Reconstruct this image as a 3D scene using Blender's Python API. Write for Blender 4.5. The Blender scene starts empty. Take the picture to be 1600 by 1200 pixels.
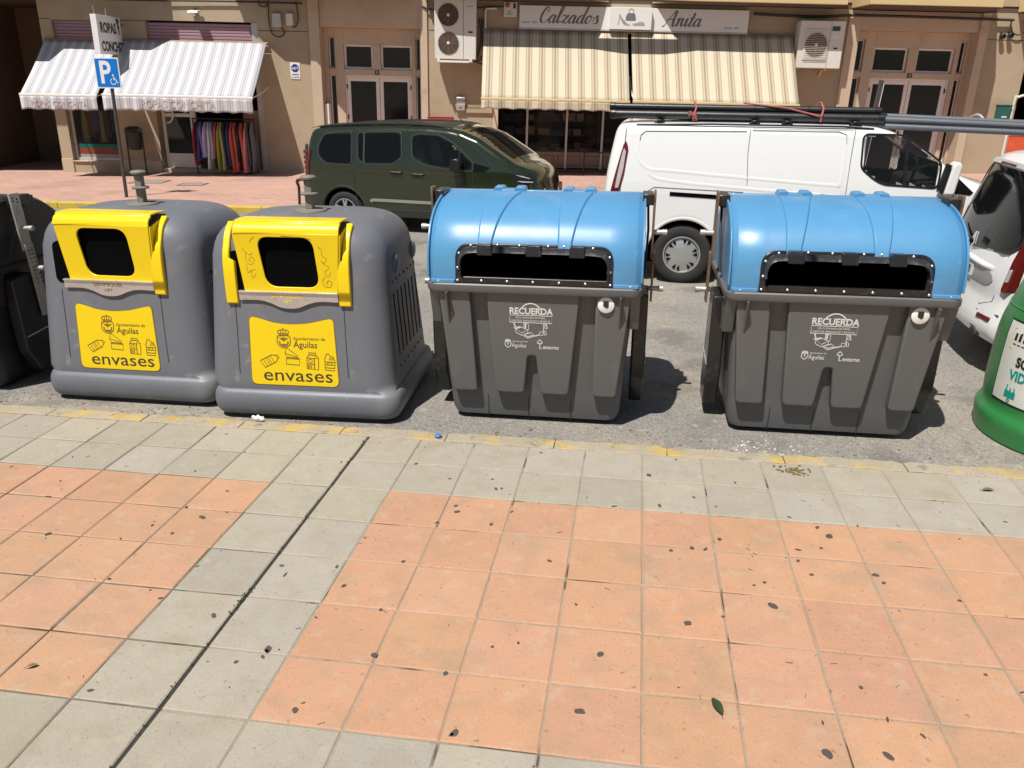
import bpy, bmesh, math, random
import numpy as np
from mathutils import Vector, Matrix
random.seed(7); rng = np.random.default_rng(7)
scene = bpy.context.scene
PI = math.pi
COL = scene.collection

# ------------------------------------------------------------------ camera, sky, sun
cam_d = bpy.data.cameras.new('camera'); cam = bpy.data.objects.new('camera', cam_d); COL.objects.link(cam)
cam_d.sensor_width = 36.0; cam_d.lens = 36.0 * 1262.65 / 1600.0
cam_d.clip_start = 0.05; cam_d.clip_end = 2000
yaw, pit, rol = -0.15036, 0.358257, 0.001266
cy, sy, cp, sp = math.cos(yaw), math.sin(yaw), math.cos(pit), math.sin(pit)
fwd = Vector((sy * cp, cy * cp, -sp)); rgt = Vector((cy, -sy, 0)); upv = rgt.cross(fwd)
r2 = rgt * math.cos(rol) + upv * math.sin(rol); u2 = upv * math.cos(rol) - rgt * math.sin(rol)
M = Matrix((r2, u2, -fwd)).transposed().to_4x4(); M.translation = (1.605, -4.516, 2.118)
cam.matrix_world = M
scene.camera = cam

SUN_AZ, SUN_EL = math.radians(25), math.radians(62)      # the shadows run towards SUN_AZ
w = bpy.data.worlds.new('World'); scene.world = w; w.use_nodes = True
wn = w.node_tree.nodes; wl = w.node_tree.links
sky = wn.new('ShaderNodeTexSky'); sky.sky_type = 'NISHITA'; sky.sun_disc = False
sky.sun_elevation = SUN_EL; sky.sun_rotation = SUN_AZ + PI; sky.air_density = 1.0; sky.dust_density = 1.0
wl.new(sky.outputs[0], wn['Background'].inputs[0]); wn['Background'].inputs[1].default_value = 0.05
sun_d = bpy.data.lights.new('sun', 'SUN'); sun_d.energy = 5.0; sun_d.angle = math.radians(0.53); sun_d.color = (1, .955, .89)
sun = bpy.data.objects.new('sun', sun_d); COL.objects.link(sun)
S = Vector((-math.sin(SUN_AZ) * math.cos(SUN_EL), -math.cos(SUN_AZ) * math.cos(SUN_EL), math.sin(SUN_EL)))
sun.rotation_euler = S.to_track_quat('Z', 'Y').to_euler(); sun.location = (0, 0, 30)
vs = scene.view_settings
vs.view_transform = 'Standard'; vs.look = 'None'; vs.gamma = 1.0; vs.exposure = 0.20; vs.use_curve_mapping = False

# ------------------------------------------------------------------ materials
def pbr(name, col, rough=.55, metal=0., var=.12, vs_=3., fine=0., fs=60., bump=0., bs=80., dirt=None, ds=2.5, dt=.58, spec=.5, coat=0., col_attr=None, stretch=None, specks=()):
    m = bpy.data.materials.new(name); m.use_nodes = True
    nt = m.node_tree; N, L = nt.nodes, nt.links
    b = N['Principled BSDF']; b.inputs['Roughness'].default_value = rough; b.inputs['Metallic'].default_value = metal
    b.inputs['Specular IOR Level'].default_value = spec
    if coat: b.inputs['Coat Weight'].default_value = coat; b.inputs['Coat Roughness'].default_value = .06
    tc = N.new('ShaderNodeTexCoord'); co = tc.outputs['Object']
    if stretch:
        mp = N.new('ShaderNodeMapping'); mp.inputs['Scale'].default_value = stretch; L.new(co, mp.inputs[0]); co = mp.outputs[0]
    def noise(s, d=4.):
        n = N.new('ShaderNodeTexNoise'); n.inputs['Scale'].default_value = s; n.inputs['Detail'].default_value = d; L.new(co, n.inputs['Vector']); return n.outputs['Fac']
    def mth(op, a, bv):
        n = N.new('ShaderNodeMath'); n.operation = op
        for i, v in enumerate((a, bv)):
            if hasattr(v, 'node'): L.new(v, n.inputs[i])
            else: n.inputs[i].default_value = v
        return n.outputs[0]
    if col_attr:
        at = N.new('ShaderNodeAttribute'); at.attribute_name = col_attr; base = at.outputs['Color']
    else:
        rgb = N.new('ShaderNodeRGB'); rgb.outputs[0].default_value = (*col, 1); base = rgb.outputs[0]
    f = mth('ADD', mth('MULTIPLY', noise(vs_), 2 * var), 1 - var)
    if fine: f = mth('MULTIPLY', f, mth('ADD', mth('MULTIPLY', noise(fs, 6.), 2 * fine), 1 - fine))
    hs = N.new('ShaderNodeVectorMath'); hs.operation = 'SCALE'; L.new(base, hs.inputs[0]); L.new(f, hs.inputs['Scale'])
    out = hs.outputs[0]
    if dirt:
        r = N.new('ShaderNodeMapRange'); r.inputs[1].default_value = dt; r.inputs[2].default_value = dt + .16
        L.new(noise(ds, 8.), r.inputs[0])
        mx = N.new('ShaderNodeMix'); mx.data_type = 'RGBA'; L.new(mth('MULTIPLY', r.outputs[0], dirt[1]), mx.inputs['Factor'])
        L.new(out, mx.inputs['A']); mx.inputs['B'].default_value = (*dirt[0], 1); out = mx.outputs['Result']
    for (sc_, th_, wd_, c_, st_, det_) in specks:
        r = N.new('ShaderNodeMapRange'); r.inputs[1].default_value = th_; r.inputs[2].default_value = th_ + wd_
        L.new(noise(sc_, det_), r.inputs[0])
        mx = N.new('ShaderNodeMix'); mx.data_type = 'RGBA'; L.new(mth('MULTIPLY', r.outputs[0], st_), mx.inputs['Factor'])
        L.new(out, mx.inputs['A']); mx.inputs['B'].default_value = (*c_, 1); out = mx.outputs['Result']
    L.new(out, b.inputs['Base Color'])
    rv = mth('ADD', mth('MULTIPLY', noise(vs_ * 2.3), .16), rough - .08); L.new(rv, b.inputs['Roughness'])
    if bump:
        bp = N.new('ShaderNodeBump'); bp.inputs['Strength'].default_value = bump; bp.inputs['Distance'].default_value = .01
        L.new(noise(bs, 6.), bp.inputs['Height']); L.new(bp.outputs[0], b.inputs['Normal'])
    m['out'] = 0
    return m

def stripes(name, cols, period, axis=0, rough=.85):
    """woven awning cloth: cols = list of (fraction, colour) along the axis"""
    m = pbr(name, (.8, .8, .8), rough, var=.05, vs_=2., fine=.06, fs=300)
    nt = m.node_tree; N, L = nt.nodes, nt.links
    tc = N.new('ShaderNodeTexCoord'); sx = N.new('ShaderNodeSeparateXYZ'); L.new(tc.outputs['Object'], sx.inputs[0])
    d = N.new('ShaderNodeMath'); d.operation = 'DIVIDE'; d.inputs[1].default_value = period; L.new(sx.outputs[axis], d.inputs[0])
    fr = N.new('ShaderNodeMath'); fr.operation = 'FRACT'; L.new(d.outputs[0], fr.inputs[0])
    cr = N.new('ShaderNodeValToRGB'); cr.color_ramp.interpolation = 'CONSTANT'
    el = cr.color_ramp.elements
    while len(el) < len(cols): el.new(.5)
    pos = 0
    for e, (fr_, c) in zip(el, cols): e.position = pos; e.color = (*c, 1); pos += fr_
    L.new(fr.outputs[0], cr.inputs[0])
    sc = [n for n in N if n.type == 'VECT_MATH'][0]; L.new(cr.outputs[0], sc.inputs[0])
    b = N['Principled BSDF']; b.inputs['Specular IOR Level'].default_value = .1
    tr = N.new('ShaderNodeBsdfTranslucent'); L.new(sc.outputs[0], tr.inputs[0])
    mx = N.new('ShaderNodeMixShader'); mx.inputs[0].default_value = .12
    L.new(b.outputs[0], mx.inputs[1]); L.new(tr.outputs[0], mx.inputs[2]); L.new(mx.outputs[0], N['Material Output'].inputs[0])
    return m

def glass(name, tint, alpha, rough=.03):
    m = bpy.data.materials.new(name); m.use_nodes = True; N, L = m.node_tree.nodes, m.node_tree.links
    b = N['Principled BSDF']; b.inputs['Base Color'].default_value = (*tint, 1); b.inputs['Roughness'].default_value = rough
    b.inputs['IOR'].default_value = 1.5
    b.inputs['Alpha'].default_value = alpha
    tc = N.new('ShaderNodeTexCoord'); n = N.new('ShaderNodeTexNoise'); n.inputs['Scale'].default_value = 3; L.new(tc.outputs['Object'], n.inputs[0])
    r = N.new('ShaderNodeMapRange'); r.inputs[3].default_value = rough; r.inputs[4].default_value = rough + .06; L.new(n.outputs[0], r.inputs[0]); L.new(r.outputs[0], b.inputs['Roughness'])
    return m

def brickmat(name, c1, c2, mortar, scale, bw, bh, ms=.02, rot=0):
    m = pbr(name, c1, .85, var=.12, vs_=.7, fine=.12, fs=25, bump=.25, bs=60, dirt=((.18, .14, .12), .5), ds=.6, dt=.56)
    N, L = m.node_tree.nodes, m.node_tree.links
    tc = N.new('ShaderNodeTexCoord'); mp = N.new('ShaderNodeMapping'); mp.inputs['Rotation'].default_value = (0, 0, rot); L.new(tc.outputs['Object'], mp.inputs[0])
    br = N.new('ShaderNodeTexBrick'); br.inputs['Color1'].default_value = (*c1, 1); br.inputs['Color2'].default_value = (*c2, 1); br.inputs['Mortar'].default_value = (*mortar, 1)
    br.inputs['Scale'].default_value = scale; br.inputs['Brick Width'].default_value = bw; br.inputs['Row Height'].default_value = bh; br.inputs['Mortar Size'].default_value = ms
    L.new(mp.outputs[0], br.inputs[0])
    sc = [n for n in N if n.type == 'VECT_MATH'][0]; L.new(br.outputs[0], sc.inputs[0])
    return m

def marble(name, c, vein):
    m = pbr(name, c, .45, var=.12, vs_=1.6, fine=.06, fs=30, dirt=(vein, .55), ds=2.2, dt=.60)
    return m

MT = {}
def mk(k, *a, **kw): MT[k] = pbr(k, *a, **kw)
mk('asphalt', (.235, .222, .203), .92, var=.16, vs_=.9, fine=.30, fs=140, bump=.6, bs=170, dirt=((.31, .272, .215), .8), ds=.9, dt=.45,
   specks=((95, .56, .08, (.07, .065, .06), .7, 3.), (75, .58, .06, (.44, .41, .36), .6, 3.), (1.6, .56, .10, (.12, .11, .095), .55, 10.), (26, .55, .12, (.12, .112, .10), .45, 6.), (9, .62, .08, (.45, .40, .32), .5, 10.), (60, .60, .08, (.44, .41, .36), .4, 4.)))
mk('ground', (.16, .15, .13), .95, var=.1)
mk('grout', (.31, .25, .185), .95, var=.25, vs_=6, fine=.3, fs=80, specks=((2.6, .58, .06, (.035, .030, .025), .9, 6.),))
mk('grout_dark', (.15, .125, .095), .95, var=.35, vs_=5, fine=.3, fs=80, specks=((3., .52, .08, (.04, .033, .027), .9, 6.),))
mk('joint_dirt', (.035, .032, .026), .95, var=.4, vs_=12, specks=((5, .6, .08, (.16, .14, .11), .8, 6.),))
mk('tile', (1, 1, 1), .85, var=.07, vs_=1.5, fine=.10, fs=70, bump=.22, bs=22, dirt=((.30, .235, .16), .42), ds=3.2, dt=.55, col_attr='Col', spec=.2,
   specks=((95, .645, .06, (.12, .09, .065), .5, 3.), (34, .66, .05, (.16, .12, .085), .6, 8.), (11, .56, .14, (.46, .385, .285), .36, 10.), (7, .48, .22, (.26, .205, .14), .24, 12.), (240, .62, .08, (.17, .13, .10), .5, 2.)))
mk('kerb_concrete', (.345, .30, .225), .92, var=.18, vs_=2.5, fine=.28, fs=70, bump=.7, bs=40, dirt=((.50, .34, .07), .85), ds=4.5, dt=.48,
   specks=((8, .60, .06, (.17, .145, .11), .6, 8.), (90, .62, .06, (.10, .085, .07), .6, 3.)))
mk('yellow_kerb', (.52, .37, .05), .8, var=.15, vs_=3, fine=.15, fs=50, dirt=((.33, .27, .15), .85), ds=3.2, dt=.54, specks=((12, .63, .05, (.16, .13, .09), .6, 6.),))
mk('gum', (.075, .066, .06), .85, var=.35, vs_=40)
mk('leaf_green', (.028, .05, .016), .6, var=.2, vs_=30)
mk('leaf_dry', (.17, .13, .05), .7, var=.25, vs_=30)
mk('tissue', (.75, .73, .74), .8, var=.08, vs_=20)
mk('blue_plastic_bit', (.05, .17, .4), .5)
# bins
mk('bin_grey', (.142, .150, .170), .48, var=.11, vs_=2.2, fine=.05, fs=40, bump=.05, bs=14, dirt=((.21, .21, .205), .5), ds=2.6, dt=.56, specks=((9, .64, .06, (.27, .27, .265), .45, 10.), (1.3, .60, .15, (.19, .175, .15), .5, 8.)))
mk('bin_seam', (.022, .023, .026), .7)
mk('hood_yellow', (.82, .60, .004), .33, var=.06, vs_=3, dirt=((.55, .38, .01), .5), ds=5, dt=.62, coat=.15)
mk('sticker_yellow', (.78, .56, .003), .4, var=.04)
mk('ink', (.045, .03, .022), .6, var=.05)
mk('ink_brown', (.20, .12, .02), .6, var=.05)
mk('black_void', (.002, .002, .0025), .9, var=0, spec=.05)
mk('steel_worn', (.66, .63, .60), .36, metal=.75, var=.2, vs_=9, dirt=((.36, .31, .27), .5), ds=12, dt=.54)
mk('lifter_dusty', (.215, .195, .165), .75, var=.2, vs_=8, metal=.1, dirt=((.10, .09, .08), .6), ds=9, dt=.55)
mk('container_grey', (.117, .116, .115), .48, var=.07, vs_=2.5, fine=.05, fs=60, bump=.05, bs=40, dirt=((.14, .138, .133), .45), ds=3, dt=.55, specks=((7, .64, .06, (.17, .168, .163), .3, 10.), (1.2, .60, .15, (.15, .146, .138), .4, 8.)))
mk('container_dark', (.018, .018, .019), .42, var=.15, vs_=2.5, bump=.06, bs=40)
mk('lid_blue', (.085, .265, .475), .38, var=.05, vs_=2.2, fine=.03, fs=50, dirt=((.17, .36, .60), .3), ds=2.5, dt=.56, bump=.04, bs=5, coat=.05, specks=((16, .68, .03, (.30, .45, .60), .12, 12.), (3.2, .60, .12, (.22, .36, .52), .35, 8.)))
mk('black_plastic', (.016, .016, .017), .26, var=.2, vs_=8, dirt=((.10, .10, .10), .35), ds=14, dt=.58)
mk('grey_plastic', (.030, .030, .032), .3, var=.3, vs_=9, dirt=((.16, .16, .16), .5), ds=16, dt=.55)
mk('black_rubber', (.02, .02, .02), .6, var=.2, vs_=8)
mk('rivet', (.62, .62, .62), .35, metal=.6)
mk('white_print', (.68, .68, .66), .6, var=.06, vs_=40)
mk('white_disc', (.78, .77, .74), .4, var=.04)
mk('rust_bar', (.30, .20, .14), .5, metal=.55, var=.25, vs_=12, dirt=((.09, .06, .045), .7), ds=9, dt=.5)
mk('galv', (.50, .48, .44), .45, metal=.45, var=.18, vs_=9, dirt=((.20, .19, .17), .6), ds=8, dt=.56)
mk('green_glass_bin', (.030, .205, .055), .38, var=.14, vs_=2.5, dirt=((.10, .26, .10), .6), ds=6, dt=.58)
mk('label_white', (.66, .66, .60), .5, var=.05)
mk('label_green', (.0, .28, .22), .5)
mk('label_black', (.02, .02, .02), .5)
# vehicles
mk('paint_green', (.021, .030, .012), .18, metal=.3, var=.05, coat=1.)
mk('paint_white', (.78, .78, .77), .3, var=.02, vs_=1, dirt=((.58, .55, .50), .35), ds=1.1, dt=.58, coat=.6, specks=((5, .66, .08, (.55, .51, .45), .3, 10.),))
mk('window_chrome', (.13, .14, .12), .3, metal=.6)
mk('plate_shadow', (.34, .34, .34), .4, metal=.3)
mk('panel_line', (.16, .16, .16), .6)
mk('trim_black', (.010, .010, .011), .35, var=.1)
mk('trim_matt', (.022, .022, .022), .65, var=.15)
mk('chrome', (.65, .65, .66), .18, metal=1, var=.05)
mk('tyre', (.022, .021, .020), .85, var=.2, vs_=9, bump=.3, bs=60)
mk('rim_silver', (.46, .46, .45), .38, metal=.6, var=.06)
mk('rim_dark', (.03, .03, .03), .5)
mk('lamp_red', (.13, .006, .008), .15, var=.1, coat=.6)
mk('lamp_clear', (.45, .42, .42), .15, var=.1, coat=.6)
mk('lamp_white', (.6, .62, .64), .1, var=.1, coat=.8)
mk('plate_white', (.7, .7, .68), .4)
MT['auto_glass'] = glass('auto_glass', (.006, .007, .007), 1., .03); MT['auto_glass'].node_tree.nodes['Principled BSDF'].inputs['Specular IOR Level'].default_value = .14
MT['auto_glass_light'] = glass('auto_glass_light', (.05, .055, .05), 1., .03)
MT['windscreen_glass'] = glass('windscreen_glass', (.07, .075, .065), 1., .02)
mk('seat_blue', (.02, .055, .16), .6)
mk('cream_view', (.36, .31, .22), .6)
mk('pipe_grey', (.115, .125, .145), .38, var=.12, vs_=4)
mk('tube_black', (.017, .017, .018), .38, var=.2, vs_=5, bump=.15, bs=12)
mk('rope_red', (.40, .10, .09), .7, var=.2, vs_=30)
mk('strap_clear', (.5, .5, .5), .3)
# building
mk('plaster', (.405, .325, .222), .9, var=.08, vs_=.8, fine=.14, fs=28, bump=.4, bs=35, dirt=((.33, .25, .16), .6), ds=1.2, dt=.53, specks=((.7, .58, .12, (.28, .21, .14), .45, 10.), (60, .60, .08, (.24, .18, .12), .4, 3.)))
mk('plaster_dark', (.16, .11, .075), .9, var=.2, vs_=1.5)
MT['marble'] = marble('marble', (.52, .41, .30), (.32, .20, .11))
MT['marble_light'] = marble('marble_light', (.58, .45, .33), (.44, .29, .18))
mk('plinth_stone', (.48, .39, .28), .8, var=.12, vs_=2, fine=.1, fs=40)
mk('balcony_cream', (.60, .47, .24), .85, var=.06, vs_=1, fine=.05)
mk('shaded_soffit', (.10, .075, .055), .9, var=.1)  # darkened: the shade under the deep slabs is put into the colour
mk('frame_white', (.76, .73, .68), .5, var=.05)
mk('alu', (.50, .49, .46), .4, metal=.3, var=.06)
MT['pane_dark'] = glass('pane_dark', (.010, .009, .008), 1., .05)
MT['cab_glass'] = glass('cab_glass', (.012, .014, .014), .42, .02)
MT['shop_glass'] = glass('shop_glass', (.02, .02, .02), .22, .02)
mk('shutter_pink', (.33, .205, .24), .6, var=.06, vs_=3)
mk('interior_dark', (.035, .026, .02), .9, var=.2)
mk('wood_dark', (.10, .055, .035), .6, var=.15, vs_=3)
mk('cabinet_brown', (.30, .19, .13), .6, var=.1, vs_=3)
mk('ac_white', (.66, .64, .57), .5, var=.04, vs_=2, dirt=((.5, .46, .36), .4), ds=2.5, dt=.6)
mk('ac_dark', (.035, .03, .026), .6, var=.2)
mk('sign_white', (.74, .74, .74), .5, var=.03)
mk('sign_grey', (.16, .17, .185), .5, var=.05)
mk('sign_blue', (.0, .16, .56), .4, var=.04)
mk('pole_grey', (.075, .072, .07), .5, metal=.3, var=.15, vs_=8)
mk('letter_dark', (.05, .05, .055), .5)
mk('letter_red', (.56, .40, .42), .8, var=.3, vs_=16)
mk('adt_blue', (.02, .035, .20), .4)
mk('cable', (.03, .027, .025), .6)
mk('mail_green', (.02, .10, .08), .4)
mk('red_paint', (.40, .06, .04), .5, var=.2)
mk('poster_red', (.62, .10, .04), .5, var=.3, vs_=4)
mk('bench_wood', (.10, .035, .022), .55, var=.2, vs_=6)
mk('iron', (.02, .02, .02), .5, var=.1)
mk('cardboard', (.34, .25, .16), .8, var=.1)
MT['far_paving'] = brickmat('far_paving', (.50, .30, .235), (.44, .265, .205), (.36, .22, .17), 1.0, .40, .20, .012)
MT['awning_blue'] = stripes('awning_blue', [(.38, (.68, .67, .65)), (.08, (.42, .42, .47)), (.17, (.54, .54, .56)), (.12, (.38, .38, .44)), (.17, (.54, .54, .56)), (.08, (.42, .42, .47))], .222)
MT['awning_cream'] = stripes('awning_cream', [(.28, (.64, .58, .45)), (.07, (.44, .36, .25)), (.13, (.55, .475, .35)), (.10, (.34, .27, .18)), (.13, (.54, .465, .345)), (.07, (.44, .36, .25)), (.22, (.64, .58, .45))], .30)

# ------------------------------------------------------------------ mesh building helpers
class MB:
    def __init__(s): s.v = []; s.f = []
    def add(s, vs_, fs):
        o = len(s.v); s.v += [tuple(map(float, p)) for p in vs_]; s.f += [[i + o for i in f] for f in fs]; return s
    def box(s, x0, x1, y0, y1, z0, z1):
        return s.add([(x0, y0, z0), (x1, y0, z0), (x1, y1, z0), (x0, y1, z0), (x0, y0, z1), (x1, y0, z1), (x1, y1, z1), (x0, y1, z1)],
                     [(0, 3, 2, 1), (4, 5, 6, 7), (0, 1, 5, 4), (1, 2, 6, 5), (2, 3, 7, 6), (3, 0, 4, 7)])
    def loft(s, rings, cap0=True, cap1=True, closed=True):
        n = len(rings[0]); vs_ = [p for r in rings for p in r]; fs = []
        for i in range(len(rings) - 1):
            for j in range(n if closed else n - 1):
                k = (j + 1) % n
                fs.append((i * n + j, i * n + k, (i + 1) * n + k, (i + 1) * n + j))
        if cap0: fs.append(tuple(range(n))[::-1])
        if cap1: fs.append(tuple((len(rings) - 1) * n + j for j in range(n)))
        return s.add(vs_, fs)
    def cyl(s, p0, p1, r0, r1=None, n=16, cap=True):
        r1 = r0 if r1 is None else r1
        p0, p1 = Vector(p0), Vector(p1); d = (p1 - p0).normalized()
        a = d.orthogonal().normalized(); b = d.cross(a)
        ring = lambda p, r: [p + (a * math.cos(2 * PI * k / n) + b * math.sin(2 * PI * k / n)) * r for k in range(n)]
        return s.loft([ring(p0, r0), ring(p1, r1)], cap, cap)
    def tube(s, pts, r, n=8):
        pts = [Vector(p) for p in pts]; rings = []; a = None
        for i, p in enumerate(pts):
            d = (pts[min(i + 1, len(pts) - 1)] - pts[max(i - 1, 0)]).normalized()
            a = (a - d * a.dot(d)).normalized() if a is not None and (a - d * a.dot(d)).length > 1e-4 else d.orthogonal().normalized()
            b = d.cross(a); rr = r[i] if isinstance(r, (list, tuple)) else r
            rings.append([p + (a * math.cos(2 * PI * k / n) + b * math.sin(2 * PI * k / n)) * rr for k in range(n)])
        return s.loft(rings)
    def lathe(s, prof, c=(0, 0, 0), n=32, axis='z', cap=True):
        rings = []
        for r, h in prof:
            rg = []
            for k in range(n):
                u, v = r * math.cos(2 * PI * k / n), r * math.sin(2 * PI * k / n)
                p = (u, v, h) if axis == 'z' else ((u, h, v) if axis == 'y' else (h, u, v))
                rg.append((p[0] + c[0], p[1] + c[1], p[2] + c[2]))
            rings.append(rg)
        return s.loft(rings, cap, cap)
    def prism(s, poly, fn, d0, d1):
        n = len(poly)
        vs_ = [fn(u, v, d0) for u, v in poly] + [fn(u, v, d1) for u, v in poly]
        fs = [tuple(range(n)), tuple(range(2 * n - 1, n - 1, -1))] + [(i, i + n, (i + 1) % n + n, (i + 1) % n) for i in range(n)]
        return s.add(vs_, fs)
    def frame(s, outer, inner, fn, d0, d1):
        n = len(outer); vs_ = [fn(u, v, d) for d in (d0, d1) for lp in (outer, inner) for u, v in lp]; fs = []
        for i in range(n):
            k = (i + 1) % n
            fs += [(i, k, n + k, n + i), (2 * n + i, 3 * n + i, 3 * n + k, 2 * n + k), (i, 2 * n + i, 2 * n + k, k), (n + i, n + k, 3 * n + k, 3 * n + i)]
        return s.add(vs_, fs)
    def grid(s, nu, nv, fn):
        return s.add([fn(i / nu, j / nv) for i in range(nu + 1) for j in range(nv + 1)],
                     [(i * (nv + 1) + j, (i + 1) * (nv + 1) + j, (i + 1) * (nv + 1) + j + 1, i * (nv + 1) + j + 1) for i in range(nu) for j in range(nv)])
    def islands(s):
        p = list(range(len(s.v)))
        def f(a):
            while p[a] != a: p[a] = p[p[a]]; a = p[a]
            return a
        for q in s.f:
            for i in q[1:]: p[f(i)] = f(q[0])
        key = {}; out = []
        for q in s.f:
            r = f(q[0])
            if r not in key: key[r] = (MB(), {}); out.append(key[r][0])
            m, mp = key[r]
            for i in q:
                if i not in mp: mp[i] = len(m.v); m.v.append(s.v[i])
            m.f.append([mp[i] for i in q])
        return out
    def split(s, *a, **k): return [m.build(*a, **k) for m in s.islands()]
    def build(s, name, mat, parent=None, smooth=35, bevel=0, seg=2, solid=0):
        me = bpy.data.meshes.new(name); me.from_pydata(s.v, [], s.f)
        bm = bmesh.new(); bm.from_mesh(me); bmesh.ops.remove_doubles(bm, verts=bm.verts, dist=1e-5)
        bmesh.ops.recalc_face_normals(bm, faces=bm.faces); bm.to_mesh(me); bm.free()
        if smooth:
            me.polygons.foreach_set('use_smooth', [True] * len(me.polygons)); me.set_sharp_from_angle(angle=math.radians(smooth))
        me.materials.append(MT[mat] if isinstance(mat, str) else mat)
        o = bpy.data.objects.new(name, me); COL.objects.link(o)
        if parent: o.parent = parent
        if solid:
            md = o.modifiers.new('solid', 'SOLIDIFY'); md.thickness = solid; md.offset = 0
        if bevel:
            md = o.modifiers.new('bevel', 'BEVEL'); md.width = bevel; md.segments = seg; md.limit_method = 'ANGLE'; md.angle_limit = math.radians(40)
            md.harden_normals = False
        return o

def tag(o, label=None, cat=None, group=None, kind=None):
    if label: o['label'] = label
    if cat: o['category'] = cat
    if group: o['group'] = group
    if kind: o['kind'] = kind
    return o
def thing(name, loc=(0, 0, 0), rz=0, label=None, cat=None, group=None, mat=None):
    o = bpy.data.objects.new(name, None); COL.objects.link(o); o.empty_display_size = .2
    if mat is not None: o.matrix_world = mat
    else: o.location = loc; o.rotation_euler = (0, 0, rz)
    return tag(o, label, cat, group)
def copy_tree(o, parent=None):
    c = o.copy(); COL.objects.link(c)
    if parent: c.parent = parent
    for ch in list(o.children): copy_tree(ch, c)
    return c
XZ = lambda y0=0.: (lambda u, v, d: (u, y0 + d, v))

def text(body, fn, size, mat, parent, name='lettering', align='CENTER', shear=0., sx=1., ext=.0015, bold=0., spacing=1.):
    """built-in font turned into a mesh; fn(u, v, d) maps flat text into the part's space"""
    cu = bpy.data.curves.new('t', 'FONT'); cu.body = body; cu.size = size; cu.align_x = align; cu.shear = shear; cu.extrude = .5; cu.offset = bold; cu.resolution_u = 3
    cu.space_character = spacing
    o = bpy.data.objects.new('t', cu); COL.objects.link(o); bpy.context.view_layer.update()
    me = bpy.data.meshes.new_from_object(o.evaluated_get(bpy.context.evaluated_depsgraph_get())); bpy.data.objects.remove(o)
    for v in me.vertices: v.co = fn(v.co.x * sx, v.co.y, v.co.z * 2 * ext)
    me.name = name; me.materials.clear(); me.materials.append(MT[mat])
    ob = bpy.data.objects.new(name, me); COL.objects.link(ob); ob.parent = parent
    return ob
def rpoly(pts, r, n=5):
    """round the corners of a polygon; r may be one number or one per corner"""
    out = []; N_ = len(pts)
    for i in range(N_):
        p = Vector(pts[i]); a = Vector(pts[i - 1]); b = Vector(pts[(i + 1) % N_]); ri = r[i] if isinstance(r, (list, tuple)) else r
        if ri <= 0: out.append(tuple(p)); continue
        da, db = (a - p), (b - p); k = min(ri, da.length * .48, db.length * .48)
        s0, s1 = p + da.normalized() * k, p + db.normalized() * k
        for j in range(n + 1):
            t = j / n; q = s0 * (1 - t) ** 2 + p * 2 * t * (1 - t) + s1 * t * t; out.append((q.x, q.y))
    return out
def ribbon(pts, wd):
    """flat outline of a polyline drawn with a pen of width wd (a number or one per point)"""
    n = len(pts); L_, R_ = [], []
    for i in range(n):
        a = Vector(pts[max(i - 1, 0)]); b = Vector(pts[min(i + 1, n - 1)]); d = (b - a)
        if d.length < 1e-9: d = Vector((1, 0))
        d.normalize(); nn = Vector((-d.y, d.x)) * (wd[i] if isinstance(wd, (list, tuple)) else wd) * .5; p = Vector(pts[i])
        L_.append(tuple(p + nn)); R_.append(tuple(p - nn))
    return L_, R_
def stroke(mb, pts, wd, fn, d0=0., d1=.0015):
    L_, R_ = ribbon(pts, wd); n = len(pts)
    for i in range(n - 1): mb.prism([L_[i], L_[i + 1], R_[i + 1], R_[i]], fn, d0, d1)
    return mb
def catmull(pts, n=6):
    out = []; P = [Vector(p) for p in pts]
    for i in range(len(P) - 1):
        p0, p1, p2, p3 = P[max(i - 1, 0)], P[i], P[i + 1], P[min(i + 2, len(P) - 1)]
        for k in range(n):
            t = k / n; out.append(tuple(.5 * ((2 * p1) + (p2 - p0) * t + (2 * p0 - 5 * p1 + 4 * p2 - p3) * t * t + (3 * p1 - p0 - 3 * p2 + p3) * t ** 3)))
    out.append(tuple(P[-1])); return out
def circ(cx, cy_, r, n=24, ry=None): return [(cx + r * math.cos(2 * PI * k / n), cy_ + (ry or r) * math.sin(2 * PI * k / n)) for k in range(n)]

# ------------------------------------------------------------------ ground
T = .345
def structure(o): return tag(o, kind='structure')
structure(MB().box(-300, 300, -300, 300, -.6, -.13).build('ground', 'ground', smooth=0))
structure(MB().box(-60, 60, .168, 9.29, -.5, -.1).build('road', 'asphalt', smooth=0))
structure(MB().box(-60, 60, 9.47, 60, -.5, 0).build('far_pavement', 'far_paving', smooth=0))
kb = MB(); x = -40.
while x < 30:
    l = .8 + .03 * random.random(); kb.box(x, x + l - .012, 9.295, 9.465, -.45, .004 + .006 * random.random()); x += l
structure(kb.build('far_kerb', 'yellow_kerb', bevel=.018))
kb = MB(); x = -14.
while x < 16:
    l = .5 * T * 4; j = lambda: .006 * random.random()
    
    n_ = 14; rows = []
    for i in range(n_ + 1):
        xx = x + .003 + (l - .006) * i / n_; ed = .163 - .022 * random.random() ** 2 - (.02 if i in (0, n_) else 0); zt_ = -.002 + .004 * random.random()
        rows.append([(xx, .005, -.45), (xx, .005, zt_ - .004), (xx, .012, zt_), (xx, ed - .028, zt_ - .002 * random.random()), (xx, ed - .006, zt_ - .010 - .012 * random.random()), (xx, ed, -.035), (xx, .165, -.45)])
    kb.loft(rows); x += l
structure(kb.build('near_kerb', 'kerb_concrete', smooth=30))
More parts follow.
